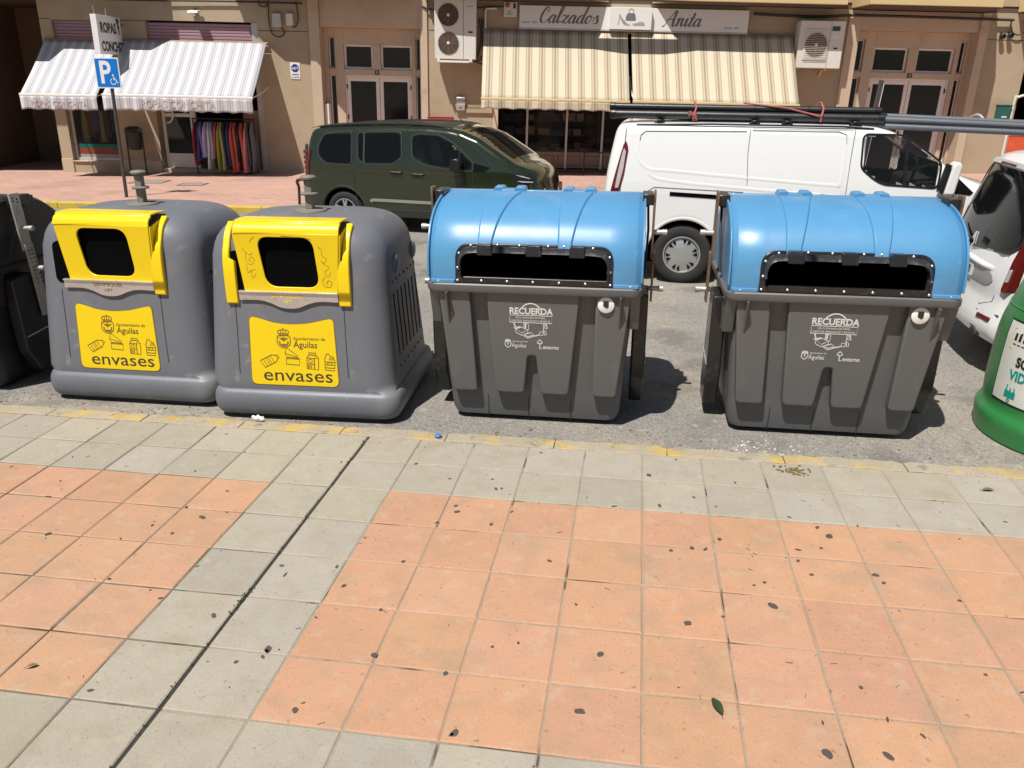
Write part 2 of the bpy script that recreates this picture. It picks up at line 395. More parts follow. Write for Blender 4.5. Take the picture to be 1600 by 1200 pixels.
# pavement slabs, each with its own tilt and tone
tv, tf, tcol = [], [], []
def shade(c, k): return tuple(max(0, a * k) for a in c)
for u in range(-34, 30):
    for v in range(0, 22):
        orange = (2 <= v <= 6 or 9 <= v <= 13 or v >= 16) and u not in (-1, 0)
        base = (.475, .268, .166) if orange else (.350, .320, .258)
        if orange:
            k = rng.uniform(.955, 1.045); c = (base[0] * k, base[1] * k * rng.uniform(.98, 1.025), base[2] * k * rng.uniform(.96, 1.04))
            if u < -1: c = (c[0] * .97, c[1] * 1.0, c[2] * 1.02)
        else:
            k = rng.uniform(.93, 1.06); c = (base[0] * k, base[1] * k, base[2] * k * rng.uniform(.96, 1.04))
            if u > 0 and v < 2: c = shade(c, 1.0)
        g = .0035; gl = .0085 if u == 0 else g; gr = .0085 if u == -1 else g
        x0, x1, y1, y0 = u * T + gl, (u + 1) * T - gr, -v * T - g, -(v + 1) * T + g
        dz = rng.normal(0, .0006); tx, ty = rng.normal(0, .0007, 2); b = .006; o = len(tv)
        for (xx, yy, zz) in [(x0, y0, -.02), (x1, y0, -.02), (x1, y1, -.02), (x0, y1, -.02),
                             (x0, y0, -.004), (x1, y0, -.004), (x1, y1, -.004), (x0, y1, -.004),
                             (x0 + b, y0 + b, 0), (x1 - b, y0 + b, 0), (x1 - b, y1 - b, 0), (x0 + b, y1 - b, 0)]:
            if zz > -.01: zz += dz + tx * (1 if xx > (x0 + x1) / 2 else -1) + ty * (1 if yy > (y0 + y1) / 2 else -1)
            tv.append((xx + rng.normal(0, .0011), yy + rng.normal(0, .0011), zz)); tcol.append((*c, 1))
        for a in range(4):
            k = (a + 1) % 4; tf += [(o + a, o + k, o + 4 + k, o + 4 + a), (o + 4 + a, o + 4 + k, o + 8 + k, o + 8 + a)]
        tf.append((o + 8, o + 9, o + 10, o + 11))
me = bpy.data.meshes.new('pavement'); me.from_pydata(tv, [], tf); ca = me.color_attributes.new('Col', 'FLOAT_COLOR', 'POINT')
ca.data.foreach_set('color', np.array(tcol, dtype=np.float32).ravel()); me.materials.append(MT['tile'])
pv = bpy.data.objects.new('pavement', me); COL.objects.link(pv); structure(pv)
structure(MB().box(.012, 30 * T, -22 * T - 30, 0.004, -.4, -.0045).build('pavement_bed', 'grout', smooth=0))
structure(MB().box(-34 * T, -.012, -22 * T - 30, 0.004, -.4, -.0045).build('pavement_bed', 'grout_dark', smooth=0))
structure(MB().box(-.0119, .0119, -22 * T - 30, 0.004, -.4, -.0075).build('expansion_joint', 'joint_dirt', smooth=0))

def blob(cx, cy_, r, asp=1., rot=0., n=11, z0=0.0005, z1=.003):
    mb = MB(); ph = random.random() * 6
    pts = []
    for k in range(n):
        a = 2 * PI * k / n; rr = r * (1 + .3 * math.sin(2 * a + ph) * random.random() + .22 * (random.random() - .5))
        x_, y_ = rr * math.cos(a) * asp, rr * math.sin(a); pts.append((cx + x_ * math.cos(rot) - y_ * math.sin(rot), cy_ + x_ * math.sin(rot) + y_ * math.cos(rot)))
    return pts
# flattened gum and tar spots where the photograph shows them (x, y on the slabs, radius)
GUM = [(0.49, -2.35, .022), (1.50, -2.20, .034), (1.08, -2.37, .022), (1.56, -1.88, .024), (1.91, -1.63, .026), (2.28, -1.45, .03), (2.64, -0.82, .034), (2.60, -0.74, .016), (0.76, -0.86, .026), (0.74, -0.80, .016), (0.96, -0.96, .016), (0.88, -0.47, .014), (0.92, -0.58, .016), (0.95, -0.57, .012), (0.64, -0.50, .012), (0.32, -1.45, .02), (0.61, -1.36, .013), (-0.07, -1.88, .018), (0.06, -1.48, .017), (-0.53, -1.12, .024), (-0.60, -1.29, .02), (-0.67, -1.03, .012), (-0.54, -0.83, .012), (-0.84, -0.63, .012), (1.76, -0.28, .02), (1.92, -0.05, .014), (1.07, -2.38, .012), (2.34, -2.27, .026), (2.54, -2.25, .022), (2.53, -1.92, .016), (3.09, -1.29, .016), (2.80, -1.20, .017), (1.86, -1.07, .014), (1.96, -1.03, .016), (2.10, -0.93, .016), (2.58, -0.94, .016), (2.49, -1.18, .018), (2.45, -1.07, .014), (2.24, -0.30, .012), (2.11, -0.60, .012), (0.25, -2.05, .022), (0.16, -2.14, .014), (0.25, -2.06, .014), (0.40, -1.59, .016), (0.68, -2.02, .02), (1.29, -1.25, .014), (1.44, -1.57, .012), (2.00, -0.51, .012), (0.98, -2.08, .016), (-0.91, -0.11, .012), (-1.53, -0.86, .012), (-0.30, -2.37, .02), (2.78, -1.14, .02), (2.06, -1.56, .014), (-0.36, -1.80, .012), (-0.67, -1.70, .012), (-1.21, -1.39, .02), (1.13, -1.90, .012), (1.23, -1.86, .01)]
mb = MB()
for (gx, gy, gr) in GUM:
    mb.prism(blob(gx, gy, gr * .58, random.uniform(.8, 1.6), random.random() * 3), lambda u, v, d: (u, v, d), .0004, .0023)
for _ in range(80):
    gx, gy = random.uniform(-3.2, 4.3), -random.random() ** .8 * 3.0
    mb.prism(blob(gx, gy, random.uniform(.002, .0075), random.uniform(1, 3), random.random() * 3, n=7), lambda u, v, d: (u, v, d), .0004, .0020)
for _ in range(130):                                            # hairline scuffs
    gx, gy = random.uniform(-3.4, 4.4), -random.random() * 3.0; a = random.random() * 6; l = random.uniform(.008, .03); k = random.uniform(-.5, .5)
    pts = [(gx + l * t * math.cos(a + k * t), gy + l * t * math.sin(a + k * t)) for t in (0, .35, .7, 1.)]
    stroke(mb, pts, random.uniform(.0012, .0024), lambda u, v, d: (u, v, d), .0006, .0019)
tag(mb.build('pavement_gum_spots', 'gum', smooth=0), 'dark gum spots and specks flattened on the pavement slabs', 'gum spots', kind='stuff')
# grit, leaf bits and white splashes in the gutter
def flecks(name, mat, n, fx_, fy_, z, r0, r1, label, cat):
    mb = MB()
    for _ in range(n):
        gx, gy = fx_(), fy_()
        mb.prism(blob(gx, gy, random.uniform(r0, r1), random.uniform(1, 2.2), random.random() * 3, n=6), lambda u, v, d: (u, v, d), z, z + random.uniform(.002, .006))
    tag(mb.build(name, mat, smooth=0), label, cat, kind='stuff')
flecks('gutter_grit', 'leaf_dry', 260, lambda: random.uniform(-3.2, 4.4), lambda: .175 + min(1.2, random.expovariate(7.5)), -.0995, .002, .009, 'brown grit and leaf bits gathered along the gutter', 'grit')
flecks('white_splashes', 'label_white', 80, lambda: random.gauss(2.44, .17), lambda: max(.2, random.gauss(.40, .08)), -.0995, .0015, .006, 'white paint splashes on the asphalt before the right blue-lidded container', 'splashes')
flecks('seed_stain', 'leaf_dry', 40, lambda: random.gauss(2.60, .05), lambda: random.gauss(-.10, .035), .0006, .003, .009, 'brown crushed seeds on a pale slab near the kerb at the right', 'stain')
# weeds in the wide joint
mb = MB()
for k in range(90):
    yy = -1.76 + random.gauss(0, .045) if k < 34 else -random.random() * 2.9
    xx = random.gauss(0, .006 if k >= 34 else .007); h = random.uniform(.003, .012); a = random.random() * 6
    mb.add([(xx, yy, -.006), (xx + .008 * math.cos(a), yy + .008 * math.sin(a), h), (xx + .012 * math.cos(a + .8), yy + .012 * math.sin(a + .8), h * .6)], [(0, 1, 2)])
tag(mb.build('joint_weeds', 'leaf_green', smooth=0), 'small green weeds growing in the wide dark paving joint', 'weeds', kind='stuff')
def fallen_leaf(x_, y_, rz, mat, label, s=1.):
    r = thing('fallen_leaf', (x_, y_, .004), rz, label, 'leaf'); 
    b = MB().grid(8, 4, lambda u, v: ((u - .5) * .085 * s, (v - .5) * .034 * s * math.sin(PI * min(max(u, .02), .98)) ** .7, .004 + .008 * abs(v - .5) * s + .006 * math.sin(u * PI)))
    b.build('blade', mat, r); MB().tube([(-.042 * s, 0, .004), (-.058 * s, .004, .003)], .0012, 5).build('stalk', mat, r)
fallen_leaf(1.99, -2.11, 1.9, 'leaf_green', 'dark green fallen leaf lying on an orange slab')
fallen_leaf(3.61, -.19, .2, 'leaf_dry', 'dry brown leaf on the pale slabs near the kerb, before the green bin', .8)
fallen_leaf(-.60, -2.29, .6, 'leaf_dry', 'small olive leaf on the orange slabs at the left', .5)
tb = MB().grid(8, 6, lambda u, v: (-.81 + (u - .5) * .085 + .012 * math.sin(v * 5), .13 + (v - .5) * .05, .012 + .022 * abs(math.sin(u * 7 + v * 4)) * (1 - abs(u - .5))))
tag(tb.build('crumpled_tissue', 'tissue', smooth=60, solid=.002), 'crumpled white paper tissue on the kerb by the second yellow-hooded bin', 'tissue')
tag(MB().lathe([(.018, .0), (.022, .004), (.022, .012), (.016, .018), (0.002, .02)], (.44, .05, .003), 14).build('bottle_cap', 'blue_plastic_bit'), 'small blue plastic bottle cap lying on the kerb', 'bottle cap')

# ------------------------------------------------------------------ packaging bins with yellow hoods
def rrect(hx, y0, y1, r, z, n=7):
    r = min(r, hx * .98, (y1 - y0) * .49); out = []
    for (cx, cy_, a0) in ((hx - r, y0 + r, -PI / 2), (hx - r, y1 - r, 0), (-hx + r, y1 - r, PI / 2), (-hx + r, y0 + r, PI)):
        for k in range(n + 1):
            a = a0 + PI / 2 * k / n; out.append((cx + r * math.cos(a), cy_ + r * math.sin(a), z))
    return out
def yfront(z): return .052 + (z - .33) * .075
PF = lambda off=0.: (lambda u, v, d: (u, yfront(v) - off - d, v))
PENS = {}
def packaging_bin(x_, y_, rz, label, broken):
    t = thing('packaging_bin', (x_, y_, -.1), rz, label, 'recycling bin', 'grey packaging bins with yellow hoods')
    rings = []
    WX = lambda q: [(p[0] * 1.12 + .060, p[1], p[2]) if p[2] < .235 else (p[0] * 1.19 + .030, p[1], p[2]) for p in q]                # the moulding sits a little to the right of the sticker
    def ring(z, hx, yf, yb, r): rings.append(WX(rrect(hx, yf, yb - .07, r, z, 8)))
    ring(.0, .50, .09, 1.22, .07); ring(.03, .515, .075, 1.235, .07); ring(.034, .56, .04, 1.28, .08)
    for k in range(9):
        a = -PI / 2 + PI * k / 8; bul = .040 * math.cos(a); zz = .128 + .092 * math.sin(a); ring(zz, .560 + bul, .048 - bul, 1.285 + bul * .8, .075 + bul)
    for z in (.245, .27, .33, .5, .75, 1.0, 1.12): ring(z, .552 - (z - .3) * .048, yfront(z), 1.265 - (z - .3) * .09, .15 + (z - .3) * .05)
    hx, yb = .552 - .82 * .048, 1.265 - .82 * .09
    R_ = .215
    for k in range(1, 10):
        a = PI / 2 * k / 9; z = 1.12 + R_ * math.sin(a) * 1.07; ins = R_ * .78 * (1 - math.cos(a)); ring(z, hx - ins, yfront(1.12) + ins * .9, yb - ins, .21 + .02 * math.sin(a))
    rings.append(WX(rrect(hx - R_ * .78 - .05, yfront(1.12) + .24, yb - .07 - R_ * .78 - .05, .14, 1.356, 8))); rings.append(WX(rrect(.05, .58, .66, .04, 1.358, 8)))
    MB().loft(rings).build('body', 'bin_grey', t, smooth=50)
    # thin moulding seams on the front
    mb = MB()
    for s in (-1, 1):
        pts = catmull([(s * .375, .83), (s * .378, .6), (s * .384, .33)], 6); stroke(mb, pts, .005, PF(.0), -.002, .0015)
    mb.split('moulding_seam', 'bin_seam', t, smooth=0)
    # louvre slots, drain dots and round bosses on both flanks
    for s in (-1, 1):
        fx = lambda z: .552 - (z - .3) * .048
        FS = lambda u, v, d: (s * (fx(v) * 1.19 + d) + .030, u, v)
        mb = MB()
        for k in range(7):
            yy = .32 + k * .108; zt = .86 + .0 * k
            mb.prism(rpoly([(yy - .008, .42), (yy + .008, .42), (yy + .001, zt), (yy - .015, zt)], .006, 3), FS, -.004, .0025)
        for k in range(7):
            for zz in (.34, .94): mb.prism(circ(.315 + k * .109, zz, .009, 10), FS, -.004, .003)
        mb.build('louvre_slots', 'black_void', t, smooth=0)
        mb = MB()
        for yy in (.45, .95): mb.lathe([(.062, -.01), (.058, .012), (.045, .019), (.0005, .021)], (s * (fx(1.04) * 1.19) + .030, yy, 1.04), 20, 'x') if s > 0 else mb.lathe([(.062, .01), (.058, -.012), (.045, -.019), (.0005, -.021)], (s * (fx(1.04) * 1.19) + .030, yy, 1.04), 20, 'x')
        mb.split('boss', 'bin_grey', t)
    # black slab on the body paints the dark of the inlet behind the hood
    MB().prism(rpoly([(-.40, .88), (.385, .88), (.385, 1.17), (-.40, 1.17)], .05), PF(.0), -.004, .006).build('inlet_shade', 'black_void', t, smooth=0)
    # hood: front plate with a rounded opening, rolled top, two cheeks
    zt, zb = 1.335, .885
    def hy(z): return yfront(z) - .014 - .062 * max(0, (z - zb) / (zt - zb)) ** 1.15
    HP = lambda u, v, d: (u + (.018 - (v - zb) * .10) * 0, hy(v) - d, v)
    outer, inner = [], []
    def half(z): return -.325 + .04 * (zt - z) / (zt - zb), .388 - .045 * (zt - z) / (zt - zb)
    inn = rpoly([(-.170, 1.275), (.205, 1.275), (.225, .942), (-.135, .942)], .08, 9)
    cx, cz = .02, 1.10
    for (px_, pz_) in inn:                                       # outer outline sampled along the same rays
        dx, dz = px_ - cx, pz_ - cz; best = 1e9
        for (nx, nz, c) in ((0, 1, 1.30), (0, -1, -zb)):
            den = nx * dx + nz * dz
            if den > 1e-9: best = min(best, (c - (nx * cx + nz * cz)) / den)
        for s_, i_ in ((-1, 0), (1, 1)):
            if dx * s_ > 1e-9: 
                for _ in range(1):
                    b = best
                    for _k in range(6):
                        zz = cz + dz * b; lim = half(min(max(zz, zb), zt))[i_]; b = min(best, (lim - cx) / dx)
                    best = b
        outer.append((cx + dx * best, cz + dz * best))
    for q in ((half(1.30)[0], 1.30), (half(1.30)[1], 1.30), (half(zb)[0], zb), (half(zb)[1], zb)):
        i_ = min(range(len(outer)), key=lambda k: (outer[k][0] - q[0]) ** 2 + (outer[k][1] - q[1]) ** 2); outer[i_] = q
    hb = MB().frame(outer, inn, HP, -.014, .0)
    # rolled top running back to the roof of the bin
    prof = [(hy(1.30), 1.30), (hy(1.30) + .004, 1.325), (hy(1.30) + .018, 1.347), (hy(1.30) + .045, 1.362), (.10, 1.374), (.19, 1.378), (.28, 1.372)]
    prof2 = [(y + .012, z - .012) for y, z in prof]; ring_ = prof + prof2[::-1]
    a_, b_ = half(1.30)
    hb.loft([[(a_ - .0, y, z) for y, z in ring_], [(b_ + .0, y, z) for y, z in ring_]])
    hood = hb.build('hood', 'hood_yellow', t, smooth=40, bevel=.004)
    MB().prism([(u * 1.0, v) for u, v in rpoly([(-.180, 1.285), (.215, 1.285), (.235, .932), (-.145, .932)], .08, 9)], lambda u, v, d: (u, hy(v) + .04 + d, v), 0, .012).build('opening_shade', 'black_void', hood, smooth=0)  # black panel paints the dark inside seen through the hood opening
    # cheeks: arched side pieces hugging the shoulder of the bin, with a leg hanging to the sill
    for s in ((1,) if broken else (-1, 1)):
        x0, x1 = (.352, .432) if s > 0 else (-.425, -.345)
        arch = [(yfront(.83) - .022, .825), (yfront(1.0) - .035, 1.0), (yfront(1.1) - .03, 1.13), (yfront(1.12) + .002, 1.215), (yfront(1.12) + .045, 1.29), (yfront(1.12) + .115, 1.347)]
        arch = catmull(arch, 5); inn_ = [(y + .035, z - .012 - .02 * (z > 1.2)) for y, z in arch]
        cb = MB(); n_ = len(arch)
        for i_ in range(n_ - 1):
            ta, tb_ = (1 if arch[i_][1] < 1.12 else .55), (1 if arch[i_ + 1][1] < 1.12 else .55)
            xa = (x1 - (x1 - x0) * ta, x1) if s > 0 else (x0, x0 + (x1 - x0) * ta); xb = (x1 - (x1 - x0) * tb_, x1) if s > 0 else (x0, x0 + (x1 - x0) * tb_)
            q = lambda X, P: (X, P[0], P[1])
            cb.add([q(xa[0], arch[i_]), q(xa[1], arch[i_]), q(xb[1], arch[i_ + 1]), q(xb[0], arch[i_ + 1]), q(xa[0], inn_[i_]), q(xa[1], inn_[i_]), q(xb[1], inn_[i_ + 1]), q(xb[0], inn_[i_ + 1])],
                   [(0, 1, 2, 3), (4, 7, 6, 5), (0, 4, 5, 1), (3, 2, 6, 7), (0, 3, 7, 4), (1, 5, 6, 2)])
        cb.build('hood_cheek', 'hood_yellow', hood, smooth=40, bevel=.006)
        # closing web between plate and cheek
        xw = .352 if s > 0 else -.350
        web = MB().prism([(hy(z_) + .006, z_) for z_ in (.90, 1.0, 1.1, 1.2, 1.29)] + [(yfront(1.12) + .10, 1.33), (yfront(1.12) + .01, 1.2), (yfront(1.1), 1.1), (yfront(1.0), 1.0), (yfront(.9), .9)],
                         lambda u, v, d: (((half(v)[1] - .002) if s > 0 else (half(v)[0] + .002)) + d * s, u, v), 0, .010)
        web.build('hood_web', 'hood_yellow', hood, smooth=0)
    # worn steel sill with a rounded belly, and its stamped letters
    top = [(-.335, .905), (.345, .905)]
    belly = [(.345, .848), (.22, .850), (.14, .832), (.075, .806), (.01, .798), (-.055, .806), (-.12, .832), (-.20, .850), (-.335, .848)]
    sill = MB().prism(top + catmull(belly, 4), PF(.012), 0, .006).build('steel_sill', 'steel_worn', t, smooth=30)
    MB().prism([(-.335, .902), (.345, .902), (.345, .912), (-.335, .912)], PF(.012), -.02, .02).build('sill_lip', 'steel_worn', sill, smooth=0, bevel=.003)
    ob = text('SANMIQUEL', lambda u, v, d: PF(.0185)(u, v + .868, d), .033, 'sticker_yellow' if not broken else 'ink_brown', sill, 'stamped_lettering', sx=1.25)
    text('NET', lambda u, v, d: PF(.0185)(u, v + .833, d), .027, 'sticker_yellow' if not broken else 'ink_brown', sill, 'stamped_lettering', sx=1.2)
    # sticker panel
    out = rpoly([(-.30, .262), (.315, .262), (.297, .735), (.23, .722), (.13, .696), (.0, .684), (-.12, .693), (-.215, .722), (-.285, .735)], [.045, .045, .05, .05, .06, .06, .06, .05, .05])
    st = MB().prism(out, PF(.0), 0, .0035).build('sticker', 'sticker_yellow', t, smooth=0)
    big = [(u * 1.018 + .0, (v - .49) * 1.022 + .49) for u, v in out]
    MB().prism(big, PF(.0), -.002, .0018).build('sticker_border', 'ink_brown', st, smooth=0)
    F = PF(.0035)
    text('envases', lambda u, v, d: F(u + .03, v + .292, d), .128, 'ink', st, sx=1.26)
    text('Ayuntamiento de', lambda u, v, d: F(u + .012, v + .582, d), .032, 'ink_brown', st, align='LEFT')
    text('Águilas', lambda u, v, d: F(u + .012, v + .530, d), .062, 'ink', st, align='LEFT', sx=.95, bold=-.0)
    ic = MB()
    def G_(p): return (p[0], .437 + (p[1] - .455) * .86) if p[1] < .515 or p[0] > .06 or p[0] < -.1 and p[1] < .51 else (p[0], .527 + (p[1] - .52) * .80)
    def S_(pts, wd=.005): stroke(ic, [G_(p) for p in pts], wd, F, 0, .0016)
    def C_(pts, wd=.005): S_(list(pts) + [pts[0]], wd)
    # crest: crown, shield, spread eagle
    S_([(-.095, .652), (-.085, .628), (-.025, .628), (-.015, .652)]); S_(catmull([(-.095, .652), (-.085, .668), (-.055, .674), (-.025, .668), (-.015, .652)], 4)); S_([(-.055, .628), (-.055, .69)], .005); S_([(-.09, .64), (-.02, .64)])
    S_([(-.075, .63), (-.072, .668)], .004); S_([(-.035, .63), (-.038, .668)], .004)
    C_(catmull([(-.098, .618), (-.055, .622), (-.012, .618), (-.010, .56), (-.024, .533), (-.055, .517), (-.086, .533), (-.100, .56), (-.098, .618)], 4), .006)
    ic.prism([G_(p) for p in [(-.092, .606), (-.075, .600), (-.062, .604), (-.055, .612), (-.048, .604), (-.035, .600), (-.018, .606), (-.034, .590), (-.047, .582), (-.055, .570), (-.063, .582), (-.076, .590)]], F, 0, .0016)
    S_(catmull([(-.085, .575), (-.08, .548), (-.055, .533), (-.03, .548), (-.025, .575)], 4), .009); S_([(-.07, .545), (-.04, .545)], .008)
    # bottle
    rot = lambda pts, a, cx_, cy__: [(cx_ + u * math.cos(a) - v * math.sin(a), cy__ + u * math.sin(a) + v * math.cos(a)) for u, v in pts]
    bo = lambda pts: rot(pts, .55, -.155, .455)
    C_(bo([(-.07, -.032), (.025, -.032), (.05, -.014), (.062, -.014), (.062, .014), (.05, .014), (.025, .032), (-.07, .032)]))
    for xx in (-.05, -.028, -.012, .01): S_(bo([(xx, -.032), (xx + .006, .032)]), .004)
    S_(bo([(.05, -.014), (.05, .014)]), .004)
    # open tin, carton, canister
    C_([(-.045, .425), (.045, .420), (.047, .468), (-.045, .472)]); S_([(-.045, .472), (-.03, .482), (.045, .476), (.047, .468)]); S_([(-.04, .480), (-.052, .512), (.035, .484)], .004); S_([(-.052, .512), (-.04, .520), (.04, .492)], .004)
    C_([(.098, .395), (.150, .390), (.152, .478), (.100, .482)]); C_([(.150, .390), (.178, .388), (.182, .482), (.152, .478)]); C_([(.100, .482), (.115, .508), (.165, .505), (.152, .478)]); C_([(.115, .508), (.165, .505), (.166, .522), (.116, .525)]); S_([(.182, .482), (.166, .505)]); S_([(.098, .434), (.15, .432)]); C_(circ(.124, .457, .014, 10), .004)
    for xx in (.108, .118, .13): S_([(xx, .400), (xx, .424)], .006)
    C_([(.225, .388), (.292, .385), (.292, .405), (.225, .408)]); C_([(.225, .408), (.225, .478), (.235, .505), (.238, .520), (.255, .520), (.256, .508), (.285, .495), (.296, .46), (.292, .405)])
    S_([(.225, .455), (.294, .453)], .005); S_([(.225, .432), (.294, .430)], .004); C_([(.240, .442), (.258, .456), (.276, .442), (.258, .428)], .004); C_(circ(.270, .480, .014, 8, .008), .004)
    ic.build('pictograms', 'ink_brown', st, smooth=0)
    # felt-pen scribbles on the second hood, smudges on the body
    if not broken:
        sc = MB(); FH = lambda u, v, d: (u, hy(v) - d, v)
        for pts in ([(-.27, 1.20), (-.25, 1.17), (-.225, 1.155), (-.205, 1.17)], [(-.25, 1.17), (-.255, 1.12), (-.235, 1.09), (-.21, 1.10), (-.2, 1.13), (-.22, 1.14), (-.235, 1.12), (-.22, 1.11)], [(-.255, 1.09), (-.25, 1.04), (-.22, 1.05)], [(-.26, 1.03), (-.2, 1.06)], [(-.23, 1.06), (-.225, 1.0), (-.20, 1.03)],
                    [(-.215, 1.24), (-.2, 1.26), (-.18, 1.275)], [(.24, 1.22), (.265, 1.19), (.26, 1.16), (.29, 1.14), (.27, 1.11), (.25, 1.13)], [(.26, 1.11), (.30, 1.08), (.27, 1.05), (.29, 1.02), (.31, 1.05)], [(.27, 1.02), (.25, .99), (.26, .955), (.295, .95), (.31, .975), (.29, .995), (.275, .975), (.285, .965)], [(.0, 1.285), (.08, 1.28), (.16, 1.275), (.2, 1.262)]):
            stroke(sc, catmull(pts, 5), .003, FH, .0002, .0012)
        sc.build('scribble', 'ink_brown', hood, smooth=0)
        sc = MB(); stroke(sc, catmull([(.455, 1.06), (.475, 1.055), (.482, 1.04), (.462, 1.005)], 4), .008, lambda u, v, d: (u - .02, yfront(v) + .02 - d, v), 0, .02)
    # lifting mushroom on top
    lift = MB().lathe([(.112, 1.352), (.116, 1.360), (.112, 1.370), (.04, 1.374)], (.0, .64, 0), 28).build('lifting_plate', 'lifter_dusty', t)
    MB().box(-.027, .027, .613, .667, 1.37, 1.575).build('lifting_post', 'lifter_dusty', lift, bevel=.008)
    MB().lathe([(.025, 1.470), (.058, 1.472), (.063, 1.480), (.058, 1.488), (.025, 1.491)], (0, .64, 0), 24).build('lifting_ring', 'lifter_dusty', lift)
    MB().lathe([(.035, 1.575), (.054, 1.580), (.056, 1.592), (.046, 1.602), (.015, 1.606)], (0, .64, 0), 20).build('lifting_head', 'lifter_dusty', lift)
    MB().box(-.30, .30, .33, .34, 1.355, 1.3575).build('roof_seam', 'bin_seam', t, smooth=0)
    return t
packaging_bin(-2.03, .475, math.radians(.3), 'grey packaging bin whose yellow hood lacks its near left cheek, beside the black container', True)
packaging_bin(-.648, .352, math.radians(2.2), 'grey packaging bin with pen scribbles on its yellow hood, beside a blue-lidded container', False)

# ------------------------------------------------------------------ paper containers with vaulted lids
def container(x_, y_, rz, label, dark=False, disc=True):
    g = 'container_dark' if dark else 'container_grey'; lidm = 'container_dark' if dark else 'lid_blue'
    t = thing('paper_container', (x_, y_, -.1), rz, label, 'waste container', None if dark else 'blue-lidded paper containers')
    yf = lambda z: .168 - (z - .06) * .105                        # recessed front
    rings = []
    for z, hx, y0, y1, r in ((.030, .53, .205, 1.12, .06), (.040, .560, .180, 1.14, .07), (.08, .578, .168, 1.15, .07), (.22, .59, yf(.22), 1.155, .07), (.60, .615, yf(.6), 1.17, .06), (.93, .64, yf(.93), 1.19, .05), (.955, .64, yf(.955), 1.19, .05)):
        rings.append(rrect(hx, y0, y1, r, z, 5))
    MB().loft(rings).build('tub', g, t, smooth=40)
    # raised panels of the front, with open undercut bottoms
    pf = lambda e: (lambda u, v, d: (u, yf(v) - d * (e * (1 - .12 * max(0, (v - .2) / .75))), v))
    mb = MB()
    def panel(pts, r): 
        mb.prism(rpoly(pts, r, 4), pf(.062), -.15, 1.)
    panel([(-.62, .955), (-.415, .955), (-.38, .24), (-.553, .24)], [.0, .0, .03, .03])
    panel([(.62, .955), (.40, .955), (.395, .24), (.553, .24)][::-1], [.03, .03, 0, 0])
    c = rpoly([(-.305, .955), (-.258, .24), (-.062, .24), (-.036, .52), (.016, .52), (.046, .24), (.238, .24), (.298, .955)], [0, .035, .03, .028, .028, .03, .035, 0], 4)
    mb.prism(c, pf(.062), -.15, 1.)
    o = mb.build('front_panels', g, t, smooth=30, bevel=.012, seg=3)
    # base band joints
    mb = MB()
    for xx in (-.30, -.02, .27): stroke(mb, [(xx - .02, .03), (xx - .018, .2)], .004, lambda u, v, d: (u, yf(v) - d, v), -.001, .0012)
    mb.split('band_joint', 'bin_seam', t, smooth=0)
    # gussets under the rim and corner brackets
    mb = MB()
    for xx in (-.555, .555):
        mb.add([(xx - .006, .02, .955), (xx + .006, .02, .955), (xx - .006, -.045, .955), (xx + .006, -.045, .955), (xx - .006, yf(.70) - .05, .70), (xx + .006, yf(.70) - .05, .70), (xx - .006, .1, .7), (xx + .006, .1, .7)],
               [(0, 1, 3, 2), (2, 3, 5, 4), (4, 5, 7, 6), (6, 7, 1, 0), (0, 2, 4, 6), (1, 7, 5, 3)])
    for s in (-1, 1):
        mb.prism([(.02, .955), (.30, .955), (.26, .70), (.10, .72)], lambda u, v, d: (s * (.615 + d), u, v), 0, .062)
    mb.split('rim_gusset', g, t, smooth=0, bevel=.004)
    # rim
    rim = []
    for z, e in ((.952, -.02), (.952, 0), (.965, .006), (1.0, .006), (1.008, 0), (1.008, -.05)): rim.append(rrect(.69 + e, -.005 - e, 1.235 + e, .075, z, 5))
    MB().loft(rim).build('rim', g, t, smooth=35)
    # vaulted lid: an arc profile swept along the container, ends rolled over
    prof = catmull([(.012, 1.010), (.010, 1.10), (.022, 1.20), (.060, 1.295), (.135, 1.385), (.26, 1.455), (.42, 1.498), (.60, 1.515), (.66, 1.514)], 7)
    prof += catmull([(.68, 1.512), (.85, 1.46), (1.02, 1.33), (1.14, 1.16), (1.18, 1.01)], 5)
    pc = (.62, 1.0)
    def lidring(x__, k): return [(x__, pc[0] + (y - pc[0]) * k, 1.008 + (z - 1.008) * k) for y, z in prof]
    rings = []
    for k in range(5):
        a = PI / 2 * k / 4; rings.append(lidring(-.675 - .0 + .035 * (1 - math.sin(a)), 1) if False else lidring(-.678 + .045 * (1 - math.cos(PI / 2 - a)) * 0 - .0 + .04 * (1 - math.sin(a)) * -1 + .04, .955 + .045 * math.sin(a)))
    rings2 = [[(-p[0], p[1], p[2]) for p in r] for r in rings[::-1]]
    allr = rings + [lidring(-.468, 1), lidring(.468, 1)] + rings2; mid_ = len(rings)
    lid = MB(); npf = len(prof)
    for i in range(len(allr) - 1):
        for j in range(npf - 1):
            zc = (allr[i][j][2] + allr[i][j + 1][2]) / 2
            if i == mid_ and 1.03 < zc < 1.218 and j < 40: continue         # the mouth is a real hole
            lid.add([allr[i][j], allr[i][j + 1], allr[i + 1][j + 1], allr[i + 1][j]], [(0, 1, 2, 3)])
    for rg in (rings[0], rings2[-1]): lid.add(rg, [tuple(range(len(rg)))])
    lidob = lid.build('lid', lidm, t, smooth=38)
    # tapered raised bands with hinge lumps
    front = prof[:48]
    mb = MB()
